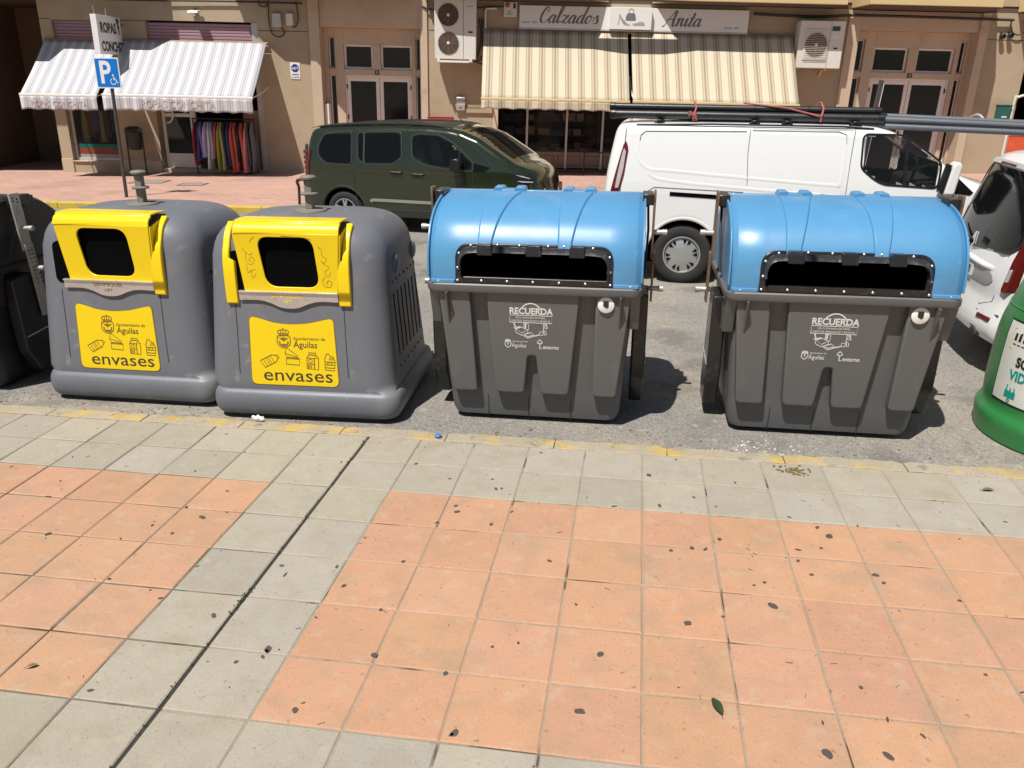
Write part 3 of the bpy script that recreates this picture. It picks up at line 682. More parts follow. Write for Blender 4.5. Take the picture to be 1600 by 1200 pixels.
    for (tL, tR, bL, bR) in ((-.345, -.135, -.352, -.272), (.132, .345, .155, .232)):
        n_ = len(front); Lr = []
        for i, (y, z) in enumerate(front):
            if z < 1.225: continue
            k = (y - .05) / .61; k = min(max(k, 0), 1) ** .8
            a, b = bL + (tL - bL) * k, bR + (tR - bR) * k
            d = Vector((front[min(i + 1, n_ - 1)][0] - front[i - 1][0], front[min(i + 1, n_ - 1)][1] - front[i - 1][1])).normalized(); nn = Vector((-d.y, d.x))
            e = .013
            Lr.append([(a - .010, y - nn.x * .003, z - nn.y * .003), (a, y + nn.x * e, z + nn.y * e), (b, y + nn.x * e, z + nn.y * e), (b + .010, y - nn.x * .003, z - nn.y * .003)])
        mb.loft(Lr, closed=False)
        for xx in (tL + .035, tR - .03): mb.prism(rpoly([(xx - .045, 1.50), (xx + .045, 1.50), (xx + .03, 1.545), (xx - .03, 1.545)], .012), XZ(.60), 0, .12)
        mb.prism(rpoly([((tL + tR) / 2 - .05, 1.505), ((tL + tR) / 2 + .05, 1.505), ((tL + tR) / 2 + .045, 1.53), ((tL + tR) / 2 - .045, 1.53)], .006), XZ(.56), 0, .12)
    mb.build('lid_bands', lidm, lidob, smooth=45, bevel=.003)
    # hinge rail at the top and end mouldings
    mb = MB().box(-.70, .70, .655, .70, 1.475, 1.517)
    for s in (-1, 1):
        e = [(s * .672, y, z) for y, z in front if z > 1.03]
        e2 = [(s * .672, pc[0] + (y - pc[0]) * .90, 1.0 + (z - 1.0) * .90) for y, z in front if z > 1.03]
        for i in range(len(e) - 1):
            P = [e[i], e[i + 1], e2[i + 1], e2[i]]; mb.add(P + [(p[0] + s * .014, p[1], p[2]) for p in P], [(0, 1, 2, 3), (7, 6, 5, 4), (0, 4, 5, 1), (1, 5, 6, 2), (2, 6, 7, 3), (3, 7, 4, 0)])
        mb.box(min(s * .66, s * .71), max(s * .66, s * .71), .60, .72, 1.43, 1.512)
    mb.build('lid_rails', lidm, lidob, smooth=30, bevel=.004)
    MB().box(-.66, -.505, -.006, .02, 1.009, 1.032).box(.505, .66, -.006, .02, 1.009, 1.032).split('lid_flange', lidm, lidob, smooth=0, bevel=.003)
    # mouth: black frame with projecting brow, clips and rivets
    lf = lambda z: np.interp(z, [p[1] for p in front], [p[0] for p in front])
    LF = lambda off: (lambda u, v, d: (u, float(lf(v)) - off - d, v))
    out = rpoly([(-.50, 1.012), (.50, 1.012), (.50, 1.262), (-.50, 1.262)], [.004, .004, .10, .10], 8)
    inn = rpoly([(-.462, 1.052), (.462, 1.052), (.462, 1.205), (-.462, 1.205)], [.004, .004, .075, .075], 8)
    mouth = MB().frame(out, inn, LF(.0), -.02, .010).build('mouth_frame', 'black_plastic', t, smooth=40, bevel=.004)
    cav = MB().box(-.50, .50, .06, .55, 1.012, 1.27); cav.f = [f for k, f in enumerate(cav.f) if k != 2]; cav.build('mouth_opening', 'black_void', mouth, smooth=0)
    br = MB()
    bp = [(-.462, 1.10), (-.462, 1.15), (-.44, 1.195), (-.385, 1.212), (-.2, 1.215), (0, 1.215), (.2, 1.215), (.385, 1.212), (.44, 1.195), (.462, 1.15), (.462, 1.10)]
    bp = catmull(bp, 3)
    for i in range(len(bp) - 1):
        q = [bp[i], bp[i + 1]]; oo = [(0 + (u) * 1.035, 1.09 + (v - 1.09) * 1.24) for u, v in q]
        mid = lambda p, d: (p[0], float(lf(p[1])) - d, p[1])
        A = [mid(q[0], .006), mid(q[1], .006), mid(q[1], .050), mid(q[0], .050), mid(oo[0], .006), mid(oo[1], .006), mid(oo[1], .030), mid(oo[0], .030)]
        br.add(A, [(0, 1, 2, 3), (4, 7, 6, 5), (3, 2, 6, 7), (0, 4, 5, 1), (0, 3, 7, 4), (1, 5, 6, 2)])
    br.build('mouth_brow', 'grey_plastic', mouth, smooth=50)
    for xx in (-.305, .005, .275):
        MB().prism(rpoly([(xx - .05, 1.198), (xx + .05, 1.198), (xx + .045, 1.268), (xx - .045, 1.268)], .01), LF(.0), .01, .062).build('mouth_clip', 'black_plastic', mouth, smooth=30, bevel=.008)
    mb = MB()
    rv = [(-.61, 1.021), (-.485, 1.028), (-.33, 1.03), (-.165, 1.031), (0, 1.031), (.165, 1.031), (.33, 1.031), (.485, 1.028), (.61, 1.021), (-.483, 1.11), (.483, 1.11), (-.475, 1.20), (.475, 1.20), (-.40, 1.248), (-.23, 1.255), (-.09, 1.255), (.09, 1.255), (.19, 1.255), (.37, 1.25)]
    for u, v in rv: mb.lathe([(.0085, .0), (.008, -.004), (.004, -.008), (.0005, -.009)], (u, float(lf(v)) - .0115, v), 10, 'y')
    mb.split('rivet', 'rivet', mouth)
    # disc with its square peg
    if disc:
        d = MB().lathe([(.052, 0), (.052, -.010), (.047, -.013), (.001, -.0135)], (.465, yf(.895) - .0555, .895), 28, 'y').build('disc', 'white_disc', t)
        MB().prism([(-.018, .028), (.016, .028), (.016, -.010), (.004, -.018), (-.018, -.004)], lambda u, v, dd: (.465 + u, yf(.895) - .0692 - dd, .895 + v), 0, .003).build('peg', 'label_black', d, smooth=0)
    if not dark:                                                  # prints on the middle panel
        P = lambda u, v, d: (u, yf(v + .015) - .062 * (1 - .12 * max(0, (v - .2) / .75)) - d - .0006, v + .015)
        ic = MB()
        def S_(pts, wd=.004): stroke(ic, pts, wd, P, -.0004, .001)
        def C_(pts, wd=.004): S_(list(pts) + [pts[0]], wd)
        ox = -.015
        S_([(ox + .075 * math.sin(a), .785 + .085 * math.cos(a)) for a in np.linspace(-1.0, 1.0, 14)], .008)
        C_([(ox - .137, .738), (ox + .137, .738), (ox + .137, .788), (ox - .137, .788)], .004)
        S_(catmull([(ox - .11, .735), (ox - .105, .715), (ox - .095, .700)], 4), .008); S_(catmull([(ox + .0, .648), (ox + .03, .648), (ox + .055, .658)], 4), .007)
        C_([(ox - .10, .690), (ox - .06, .665), (ox - .02, .690), (ox - .06, .705)]); C_([(ox - .10, .690), (ox - .06, .665), (ox - .06, .648), (ox - .098, .668)]); S_([(ox - .06, .648), (ox - .02, .668), (ox - .02, .690)])
        ic.prism([(ox - .10, .690), (ox - .115, .700), (ox - .07, .712), (ox - .06, .705)], P, -.0004, .001)
        C_([(ox - .045, .655), (ox - .02, .64), (ox + .02, .655), (ox + .0, .67)], .005); S_([(ox - .045, .655), (ox - .045, .645), (ox - .02, .63), (ox + .02, .645), (ox + .02, .655)], .005)
        C_([(ox - .045, .735), (ox - .045, .695), (ox - .015, .69), (ox - .015, .73)]); ic.prism([(ox - .04, .733), (ox - .04, .70), (ox - .03, .70), (ox - .03, .733)], P, -.0004, .001)
        C_(circ(ox + .088, .725, .008, 10)); S_([(ox + .085, .716), (ox + .082, .69), (ox + .09, .655)], .005); S_([(ox + .085, .71), (ox + .105, .70), (ox + .112, .71)]); S_([(ox + .082, .69), (ox + .10, .68), (ox + .10, .655)]); C_([(ox + .058, .655), (ox + .08, .655), (ox + .08, .678), (ox + .058, .678)]); S_([(ox + .10, .735), (ox + .105, .71)], .006)
        # town crest, tree and arrow emblem
        C_(catmull([(-.183, .600), (-.150, .600), (-.148, .576), (-.166, .560), (-.185, .576), (-.183, .600)], 3), .005); S_([(-.186, .606), (-.147, .606)], .007); S_([(-.181, .614), (-.152, .614)], .005); S_([(-.17, .594), (-.166, .575), (-.162, .594)], .005)
        S_([(.058, .560), (.044, .560), (.044, .600)], .006); C_(catmull([(.044, .622), (.060, .604), (.053, .594), (.044, .598), (.035, .594), (.028, .604), (.044, .622)], 3), .005)
        pr = ic.build('front_print', 'white_print', t, smooth=0)
        text('RECUERDA', lambda u, v, d: P(u + ox, v + .797, d), .060, 'white_print', pr, sx=.93, ext=.0006, bold=.0018)
        text('SÓLO ENVASES DE PAPEL,', lambda u, v, d: P(u + ox, v + .767, d), .0165, 'white_print', pr, sx=1.05, ext=.0006)
        text('CARTÓN, PERIÓDICOS Y REVISTAS', lambda u, v, d: P(u + ox, v + .745, d), .0165, 'white_print', pr, sx=.98, ext=.0006)
        text('Ayuntamiento de', lambda u, v, d: P(u - .138, v + .600, d), .0145, 'white_print', pr, align='LEFT', ext=.0006)
        text('Águilas', lambda u, v, d: P(u - .142, v + .563, d), .040, 'white_print', pr, align='LEFT', sx=.85, ext=.0006)
        text('entorno', lambda u, v, d: P(u + .064, v + .559, d), .036, 'white_print', pr, align='LEFT', sx=.88, ext=.0006, bold=.0006)
    # lifting arms at both ends
    for s in (-1, 1):
        A = lambda u, v, d: (s * (.735 + d), u, v)
        am = 'galv' if dark else 'rust_bar'
        arm = MB().prism([(.43, 1.555), (.53, 1.555), (.565, 1.10), (.465, 1.10)], A, 0, .014).build('lift_arm', am, t, smooth=0, bevel=.002)
        MB().prism([(.47, 1.15), (.555, 1.15), (.595, .80 if not dark else .55), (.51, .80 if not dark else .55)], A, .0145, .028).build('lift_arm', am, t, smooth=0, bevel=.002)
        hb = MB()
        for k in range(9):
            q = k / 8; hb.prism(circ(.53 + .045 * q, 1.10 - .27 * q, .007, 8), A, .027, .0292); hb.prism(circ(.49 + .04 * q, 1.10 - .27 * q, .006, 8), A, .027, .0292)
        for k in range(4): hb.prism(circ(.46 + .04 * (k % 2), 1.52 - .012 * k, .008, 8), A, .013, .0150)
        hb.build('bolt_holes', 'black_void', arm, smooth=0)
        for (yy, zz) in ((.50, 1.28), (.535, .89 if not dark else .95)):
            MB().cyl((s * .735, yy, zz), (s * .83, yy, zz), .017, n=14).cyl((s * .80, yy, zz), (s * .835, yy, zz), .021, n=14).split('lift_peg', 'galv', arm, bevel=.002)
        MB().box(min(s * .665, s * .734), max(s * .665, s * .734), .46, .66, 1.46, 1.53).build('arm_bracket', 'black_plastic', arm, bevel=.004)
        MB().prism(rpoly([(.30, .90), (.52, .92), (.66, .22), (.62, .10), (.42, .10), (.32, .3)], .02), lambda u, v, d: (s * (.64 + d), u, v), 0, .095).build('arm_housing', 'black_plastic' if not dark else 'container_dark', t, smooth=0, bevel=.012)
        MB().tube([(s * .70, .36, 1.05), (s * .71, .46, 1.30), (s * .70, .60, 1.49)], .008).build('lid_rod', 'iron', arm)
        MB().prism([(.33, .415), (.62, .44), (.62, .45), (.33, .427)], lambda u, v, d: (s * (.735 + d), u, v), 0, .006).split('scuffed_trim', 'galv', arm, smooth=0)
    mb = MB()
    for s in (-1, 1):
        for yy in (.32, 1.02): mb.box(s * .46 - .05, s * .46 + .05, yy - .05, yy + .05, .0, .05)
    mb.split('foot', 'black_rubber', t, smooth=0, bevel=.008)
    return t
container(.985, .450, math.radians(.4), 'grey container with vaulted blue lid between the scribbled yellow-hooded bin and another blue-lidded container')
container(2.872, .495, math.radians(.4), 'grey container with vaulted blue lid standing nearest the green glass bin')
dk_ = container(-3.66, .42, math.radians(0), 'black waste container with a galvanised lifting arm, cut off by the left edge', dark=True, disc=False)
dk_.scale = (1, 1, .93)

# ------------------------------------------------------------------ green glass bin
def glass_bin():
    t = thing('glass_bin', (4.645, .955, -.1), 0, 'green conical glass recycling bin with a white label, at the right edge', 'recycling bin')
    prof = [(.62, .0), (.655, .01), (.662, .10), (.665, .13), (.660, .155), (.645, .18), (.632, .20), (.630, .24)]
    RZ, RR = [.24, .30, .45, .57, .71, .80, .87, .95, 1.0, 1.1, 1.25], [.630, .634, .630, .625, .614, .594, .572, .550, .532, .495, .43]
    rad = lambda z: float(np.interp(z, RZ, RR))
    prof += [(rad(z), z) for z in np.linspace(.27, 1.25, 22)] + [(.38, 1.34), (.31, 1.42), (.22, 1.49), (.10, 1.53), (.001, 1.54)]
    b = MB().lathe(prof, n=64).build('shell', 'green_glass_bin', t, smooth=40)
    MB().lathe([(rad(.86) + .0005, .852), (rad(.86) + .005, .86), (rad(.86) - .002, .868)], n=64, cap=False).build('shell_seam', 'green_glass_bin', t)
    A0 = math.radians(-147)
    def W(u, v, d):
        a = A0 + u / rad(v); r = rad(v) + d; return (r * math.cos(a), r * math.sin(a), v)
    def wrapped(poly, d0, d1):
        us = [p[0] for p in poly]; u0, u1 = min(us), max(us); vs__ = [p[1] for p in poly]; v0, v1 = min(vs__), max(vs__)
        mb = MB(); nu = 24
        g = lambda i, j: W(u0 + (u1 - u0) * i / nu, v0 + (v1 - v0) * j / 12, d1)
        return mb.grid(nu, 12, lambda a, b_: g(a * nu, b_ * 12))
    MB_ = wrapped([(-.33, .265), (.33, .265), (.33, .80), (-.33, .80)], 0, .0025); br = MB_.build('label_border', 'label_black', t)
    L2 = wrapped([(-.318, .277), (.318, .277), (.318, .788), (-.318, .788)], 0, .0045).build('label', 'label_white', t)
    F = lambda u, v, d: W(u, v, .0055 + d)
    text('SOLO', lambda u, v, d: F(u - .065, v + .525, d), .088, 'label_black', L2, bold=.003, sx=.9)
    text('VIDRIO', lambda u, v, d: F(u - .065, v + .435, d), .088, 'label_green', L2, bold=.003, sx=.9)
    F0 = F; F = lambda u, v, d: F0((u + .1) * .72 - .165, (v - .4) * .72 + .315, d)
    ic = MB()
    for k, h in enumerate((.08, .055, .065)):
        xx = -.135 + k * .042; ic.prism(rpoly([(xx - .02, .40), (xx + .02, .40), (xx + .02, .455), (xx + .007, .468), (xx + .006, .40 + h + .035), (xx - .006, .40 + h + .035), (xx - .007, .468), (xx - .02, .455)], .004, 2), F, 0, .001)
    stroke(ic, circ(-.095, .375, .014, 12) + [(-.081, .375)], .008, F, 0, .001)
    ic.build('bottle_emblem', 'label_green', L2, smooth=0)
    F = lambda u, v, d: F0(u - .06, v - .075, d)
    ic = MB(); bx = rpoly([(-.20, .70), (.20, .70), (.20, .83), (-.20, .83)], .02, 3); stroke(ic, bx + [bx[0]], .005, F, 0, .001)
    ic.build('label_box', 'balcony_cream', L2, smooth=0)
    ic = MB()
    for k in range(9):
        xx = -.165 + k * .038; ic.prism([(xx - .012, .755), (xx + .010, .755), (xx + .012, .80 + .012 * (k % 3)), (xx - .008, .80)], F, 0, .001)
        stroke(ic, [(xx - .012, .73), (xx + .014, .73)], .006, F, 0, .001)
    ic.build('emblem', 'label_black', L2, smooth=0)
glass_bin()

# ------------------------------------------------------------------ vehicles
def shell(xs, zt, zb, wh, yc, r, crown=.03, xmap=None, nz=26, nr=6, ny=6, inset=0., cut=None, m=14):
    xm = xmap or (lambda x, y, z: x)
    halves = []
    for i, x in enumerate(xs):
        b, t = zb(x) + inset, zt(x) - inset; e = min(i, len(xs) - 1 - i); k = (0, .55, .85, .96)[e] if e < 4 else 1.
        sh_ = (1 - k) * .07; b += sh_; t -= sh_; rr = min(r, max(.02, (t - b) * .35))
        W = lambda z: wh(x, z) - inset - sh_
        P = [(0, b), (W(b) * .6, b), (W(b) - .05, b), (W(b + .03) - .012, b + .012)]
        zs = np.linspace(b + .04, t - rr, nz); P += [(W(z), z) for z in zs]
        c = W(t - rr) - rr
        P += [(c + rr * math.cos(a), t - rr + rr * math.sin(a)) for a in np.linspace(0, PI / 2, nr + 1)[1:]]
        P += [(c * (1 - j / ny), t + crown * (1 - (1 - j / ny) ** 2)) for j in range(1, ny + 1)]
        halves.append(P)
    mb = MB(); n = len(halves[0]); allp = []
    for x, P in zip(xs, halves):
        row = [(xm(x, y, z), yc - y, z) for y, z in P] + [(xm(x, y, z), yc + y, z) for y, z in P[::-1][1:-1]]
        allp += row
    N_ = 2 * n - 2; fs = []
    for i in range(len(xs) - 1):
        for j in range(N_):
            k = (j + 1) % N_; f = (i * N_ + j, i * N_ + k, (i + 1) * N_ + k, (i + 1) * N_ + j)
            if cut:
                cx_ = sum(allp[q][0] for q in f) / 4; cyy = sum(allp[q][1] for q in f) / 4; cz_ = sum(allp[q][2] for q in f) / 4
                if cut(cx_, cyy - yc, cz_): continue
            fs.append(f)
    mb.add(allp, fs)
    for x, P in ((xs[0], halves[0]), (xs[-1], halves[-1])):
        mb.grid(n - 1, m, lambda a, b_: (lambda p, q: (xm(x, abs(p[0] * q), p[1]), yc + p[0] * q, p[1]))(P[round(a * (n - 1))], b_ * 2 - 1))
    return mb
def inpoly(x, y, P):
    c = False; n = len(P)
    for i in range(n):
        (x1, y1), (x2, y2) = P[i], P[i - 1]
        if (y1 > y) != (y2 > y) and x < (x2 - x1) * (y - y1) / (y2 - y1) + x1: c = not c
    return c
def grow(P, e):
    cx = sum(p[0] for p in P) / len(P); cy_ = sum(p[1] for p in P) / len(P); out = []
    n = len(P); area = sum(P[i - 1][0] * P[i][1] - P[i][0] * P[i - 1][1] for i in range(n))
    for i in range(n):
        a, p, b = Vector(P[i - 1]), Vector(P[i]), Vector(P[(i + 1) % n])
        d = ((p - a).normalized() + (b - p).normalized())
        if d.length < 1e-6: out.append(tuple(p)); continue
        d.normalize(); nn = Vector((d.y, -d.x)) * (1 if area > 0 else -1); out.append(tuple(p + nn * e))
    return out
def patch(P, fn, nx=24, ny=8):
    """x-monotone outline laid on a curved surface: fn(u, v) gives the point"""
    xs = [p[0] for p in P]; x0, x1 = min(xs) + 1e-4, max(xs) - 1e-4; rows = []
    for i in range(nx + 1):
        x = x0 + (x1 - x0) * i / nx; hits = []
        for k in range(len(P)):
            (a, b), (c, d) = P[k - 1], P[k]
            if (a > x) != (c > x): hits.append(b + (d - b) * (x - a) / (c - a))
        rows.append((x, min(hits), max(hits)))
    return MB().grid(nx, ny, lambda a, b: fn(rows[round(a * nx)][0], rows[round(a * nx)][1] + (rows[round(a * nx)][2] - rows[round(a * nx)][1]) * b))
def wheel(parent, x, y, z, r, wd, s, style):
    """s = -1 faces the camera side"""
    prof = [(r * .62, -wd * .42), (r * .70, -wd * .5), (r * .90, -wd * .5), (r * .975, -wd * .42), (r, -wd * .28), (r, wd * .28), (r * .975, wd * .42), (r * .9, wd * .5), (r * .62, wd * .45)]
    wb = MB().lathe([(a, b) for a, b in prof], (x, y, z), 48, 'y', cap=False)
    wo = MB().lathe([(.01, 0), (r * .3, 0)], (x, y, z), 12, 'y').build('wheel', 'trim_matt', parent, smooth=0)
    wb.build('tyre', 'tyre', wo, smooth=50)
    f = s * wd
    MB().lathe([(r * .64, .20 * f), (r * .64, .46 * f), (r * .60, .47 * f), (r * .575, .38 * f), (r * .56, .20 * f)], (x, y, z), 40, 'y', cap=False).build('rim', 'rim_silver' if style != 'dark' else 'rim_dark', wo)
    MB().lathe([(r * .57, .16 * f), (.001, .16 * f)], (x, y, z), 32, 'y').build('brake_disc', 'rim_dark', wo, smooth=0)
    mb = MB(); FN = lambda u, v, d: (x + u, y + s * d, z + v)
    if style == 'cover':
        mb.lathe([(r * .58, .30 * f), (r * .56, .36 * f), (r * .30, .47 * f), (r * .14, .50 * f), (.001, .50 * f)], (x, y, z), 48, 'y')
        dk = MB()
        for k in range(6):
            a = 2 * PI * k / 6 + .2
            for off in (-.17, .17):
                pts = [(r * .36 * math.cos(a + off * .8), r * .36 * math.sin(a + off * .8)), (r * .535 * math.cos(a + off - .10), r * .535 * math.sin(a + off - .10)), (r * .535 * math.cos(a + off + .10), r * .535 * math.sin(a + off + .10))]
                dk.prism(rpoly(pts, .008, 3), FN, .36 * wd, .452 * wd)
        dk.build('cover_slots', 'black_void', wo, smooth=0)
    else:
        for k in range(5):
            a = 2 * PI * k / 5 + .3
            for o_ in (-.16, .16):
                c, s_ = math.cos(a), math.sin(a); c2, s2 = math.cos(a + o_), math.sin(a + o_)
                mb.prism([(r * .12 * c - r * .05 * s_, r * .12 * s_ + r * .05 * c), (r * .12 * c + r * .05 * s_, r * .12 * s_ - r * .05 * c), (r * .60 * c2 + r * .045 * s2, r * .60 * s2 - r * .045 * c2), (r * .60 * c2 - r * .045 * s2, r * .60 * s2 + r * .045 * c2)], FN, .28 * wd, .43 * wd)
        mb.lathe([(r * .15, .2 * f), (r * .15, .44 * f), (r * .10, .47 * f), (.001, .47 * f)], (x, y, z), 24, 'y')
    mb.build('hub_cover', 'rim_silver', wo, smooth=30)
    return wo
def arch_fn(base, wheels, ra, zc):
    def zb(x):
        z = base(x)
        for xw in wheels:
            d = abs(x - xw)
            if d < ra: z = max(z, zc + math.sqrt(ra * ra - d * d))
        return z
    return zb
def stations(x0, x1, n, wheels, ra):
    xs = list(np.linspace(x0 + .10, x1 - .10, n)) + [x0, x0 + .012, x0 + .035, x0 + .065, x1, x1 - .012, x1 - .035, x1 - .065]
    for xw in wheels: xs += [xw + ra * math.cos(a) for a in np.linspace(0.02, PI - .02, 21)] + [xw - ra - .004, xw + ra + .004]
    xs = sorted(xs); out = [xs[0]]
    for x in xs[1:]:
        if x - out[-1] > .004: out.append(x)
    return out
def vehicle(cfg):
    t = thing(cfg['name'], cfg['loc'], cfg['rz'], cfg['label'], cfg['cat'])
    zt = lambda x: float(np.interp(x, cfg['zt_x'], cfg['zt_z'])); zb = arch_fn(cfg['zb'], cfg['wheels'], cfg['ra'], cfg['wr'])
    wh, yc = cfg['wh'], cfg['yc']; xs = stations(cfg['x0'], cfg['x1'], cfg.get('n', 110), cfg['wheels'], cfg['ra'])
    cuts = cfg.get('cuts', [])
    def cut(x, y, z):
        for P in cuts:
            if abs(y) > wh(x, z) - .10 and inpoly(x, z, P): return True
        if 'wscut' in cfg:
            a, b, yy = cfg['wscut']
            if a < x < b and abs(y) < yy and z > zt(x) - .12: return True
        return False
    body = shell(xs, zt, zb, wh, yc, cfg['r'], cfg['crown'], cfg.get('xmap'), cut=cut).build('body', cfg['paint'], t, smooth=50)
    if cuts: shell(xs[3:-3], zt, lambda x: max(zb(x), .38), wh, yc, cfg['r'], cfg['crown'], cfg.get('xmap'), inset=.035, cut=cut).build('cabin_lining', 'trim_matt', t, smooth=50)
    sd = lambda s: (lambda off: (lambda u, v, d=0.: (u, yc + s * (wh(u, v) + off + d), v)))
    for xw in cfg['wheels']:
        MB().box(xw - cfg['ra'] - .02, xw + cfg['ra'] + .02, yc - wh(xw, .5) + .24, yc + wh(xw, .5) - .24, .2, cfg['wr'] + cfg['ra'] + .02).build('wheel_well', 'black_void', t, smooth=0)
        for s in (-1, 1): wheel(t, xw, yc + s * (wh(xw, .4) - .115), cfg['wr'], cfg['wr'], .20, s, cfg['wheel_style'])
    return t, sd, wh, yc, zt, xs
def seam(t, sdf, pts, wd=.007, mat='bin_seam', name='panel_gap', off=.005):
    mb = MB(); stroke(mb, pts, wd, sdf(off), -.004, .0); return mb.build(name, mat, t, smooth=0)
def window(t, sdf, P, gl, frame='trim_black', fw=.028, name='side_window', chrome=False, fmat=None):
    Q = rpoly(P, .05, 5); o_ = grow(Q, fw)
    fr = MB().frame(o_, Q, sdf(0), -.012, .006).build(name, fmat or frame, t, smooth=30)
    patch(Q, lambda u, v: sdf(.0015)(u, v), 26, 8).build('pane', gl, fr)
    if chrome:
        o2 = grow(o_, .009)
        MB().frame(o2, o_, sdf(0), -.01, .008).build('window_trim', 'window_chrome', fr, smooth=30)
    return fr

# white panel van with pipes on its roof
vwin = [(1.81, 1.69), (2.17, 1.685), (2.25, 1.655), (2.59, 1.42), (2.585, 1.175), (2.06, 1.20), (1.96, 1.25), (1.82, 1.36)]
def van_wh(x, z):
    w_ = .965 - .10 * max(0, (z - 1.02) / .8) ** 1.5 - .03 * max(0, (.45 - z) / .3)
    if x > 2.6: w_ -= .28 * min(1, (x - 2.6) / 1.35) ** 2.2
    if x < -.7: w_ -= .05 * ((-.7 - x) / .27) ** 2
    return w_
def van_x(x, y, z):
    k = max(0, 1 - (x + .97) / .5); f = max(0, (x - 3.4) / .6)
    return x + k * (.15 * max(0, (z - 1.0) / .85) ** 1.4 + .05 * (abs(y) / .95) ** 3) - f * .28 * (abs(y) / .95) ** 2.5
van, vsd, vwh, vyc, vzt, vxs = vehicle(dict(name='panel_van', loc=(2.15, 4.95, -.1), rz=math.radians(-4), label='white panel van carrying long black tubes and grey pipes on its roof', cat='van', paint='paint_white',
    zt_x=[-.97, -.90, -.6, 0, .8, 1.7, 1.95, 2.12, 2.3, 2.75, 2.84, 3.0, 3.3, 3.6, 3.8, 3.92, 3.98], zt_z=[1.745, 1.77, 1.785, 1.79, 1.788, 1.778, 1.76, 1.715, 1.625, 1.335, 1.275, 1.215, 1.13, 1.03, .92, .78, .62],
    zb=lambda x: .30 if -.4 < x < 3.3 else .34, wheels=[0., 2.93], wr=.335, ra=.40, wh=van_wh, yc=.965, x0=-.97, x1=3.98, r=.12, crown=.02, xmap=van_x, wheel_style='cover',
    cuts=[rpoly(vwin, .05)], wscut=(2.12, 2.72, .68)))
N_ = vsd(-1)
window(van, N_, vwin, MT['cab_glass'], name='side_window', fw=.02); window(van, vsd(1), vwin, MT['cab_glass'], name='side_window', fw=.02)
patch([(2.70, 1.345), (2.95, 1.13), (2.93, 1.10), (2.66, 1.125)], lambda u, v: N_(.006)(u, v), 10, 4).build('quarter_window', 'auto_glass', van)
MB().grid(16, 10, lambda a, b: (2.06 + .74 * a, vyc + (b - .5) * 1.42, vzt(2.06 + .74 * a) +   .019 * (1 - abs(b * 2 - 1) ** 2) + .006)).build('windscreen', MT['shop_glass'], van)
seam(van, N_, [(2.245, 1.66), (2.26, 1.19)], .035, 'trim_black', 'window_divider', .006)
for pts, wd in (([(.64, 1.74), (.63, 1.5), (.65, 1.2), (.69, .34)], .007), ([(1.715, 1.745), (1.70, 1.5), (1.69, 1.1), (1.66, .34)], .007), ([(-.55, 1.60), (-.54, 1.66), (-.49, 1.70), (.60, 1.71)], .009), ([(.66, 1.725), (1.55, 1.722), (1.63, 1.69), (1.64, 1.6)], .006),
                ([(.66, 1.76), (1.70, 1.755)], .006), ([(-.71, 1.74), (-.72, 1.5), (-.74, 1.0)], .006), ([(-.42, .86), (-.42, 1.06), (-.36, 1.10), (.62, 1.07)], .005), ([(2.75, 1.1), (2.85, .8), (2.6, .36)], .006)):
    seam(van, N_, pts, wd, 'panel_line')
for pts in ([(-.56, 1.60), (-.57, 1.43), (-.44, 1.30), (-.2, 1.28), (.6, 1.225), (1.52, 1.17), (1.62, 1.20), (1.635, 1.55)], [(-.42, 1.285), (-.30, 1.185), (.6, 1.11), (1.7, 1.05)]):
    mb = MB(); L_, R_ = ribbon(catmull(pts, 5), .05); rg = [[N_(-.001)(*L_[i]), N_(.006)((L_[i][0] + R_[i][0]) / 2, (L_[i][1] + R_[i][1]) / 2), N_(-.001)(*R_[i])] for i in range(len(L_))]
    mb.loft(rg, False, False, closed=False).build('body_crease', 'paint_white', van, smooth=80)
seam(van, N_, [(-.18, 1.03), (.62, 1.00)], .045, 'black_void', 'slide_rail')
MB().prism(rpoly([(1.43, 1.075), (1.70, 1.055), (1.70, 1.02), (1.43, 1.035)], .012), N_(0), -.004, .03).build('door_handle', 'trim_black', van, bevel=.006)
# arch lip and side moulding
mb = MB(); a_ = [(.43 * math.cos(a), .335 + .43 * math.sin(a)) for a in np.linspace(.1, PI - .1, 24)]; L_, R_ = ribbon(a_, .05)
mb.loft([[N_(-.006)(*L_[i]), N_(.010)((L_[i][0] + R_[i][0]) / 2, (L_[i][1] + R_[i][1]) / 2), N_(-.006)(*R_[i])] for i in range(len(a_))], False, False, closed=False).build('arch_lip', 'paint_white', van, smooth=80)
MB().prism([(.44, .50), (2.45, .50), (2.45, .62), (.44, .62)], N_(0), -.01, .022).build('side_moulding', 'trim_matt', van, smooth=0, bevel=.008)
MB().prism([(-.93, .36), (-.44, .36), (-.42, .60), (-.93, .62)], N_(0), -.01, .03).build('rear_bumper', 'trim_matt', van, smooth=0, bevel=.02)
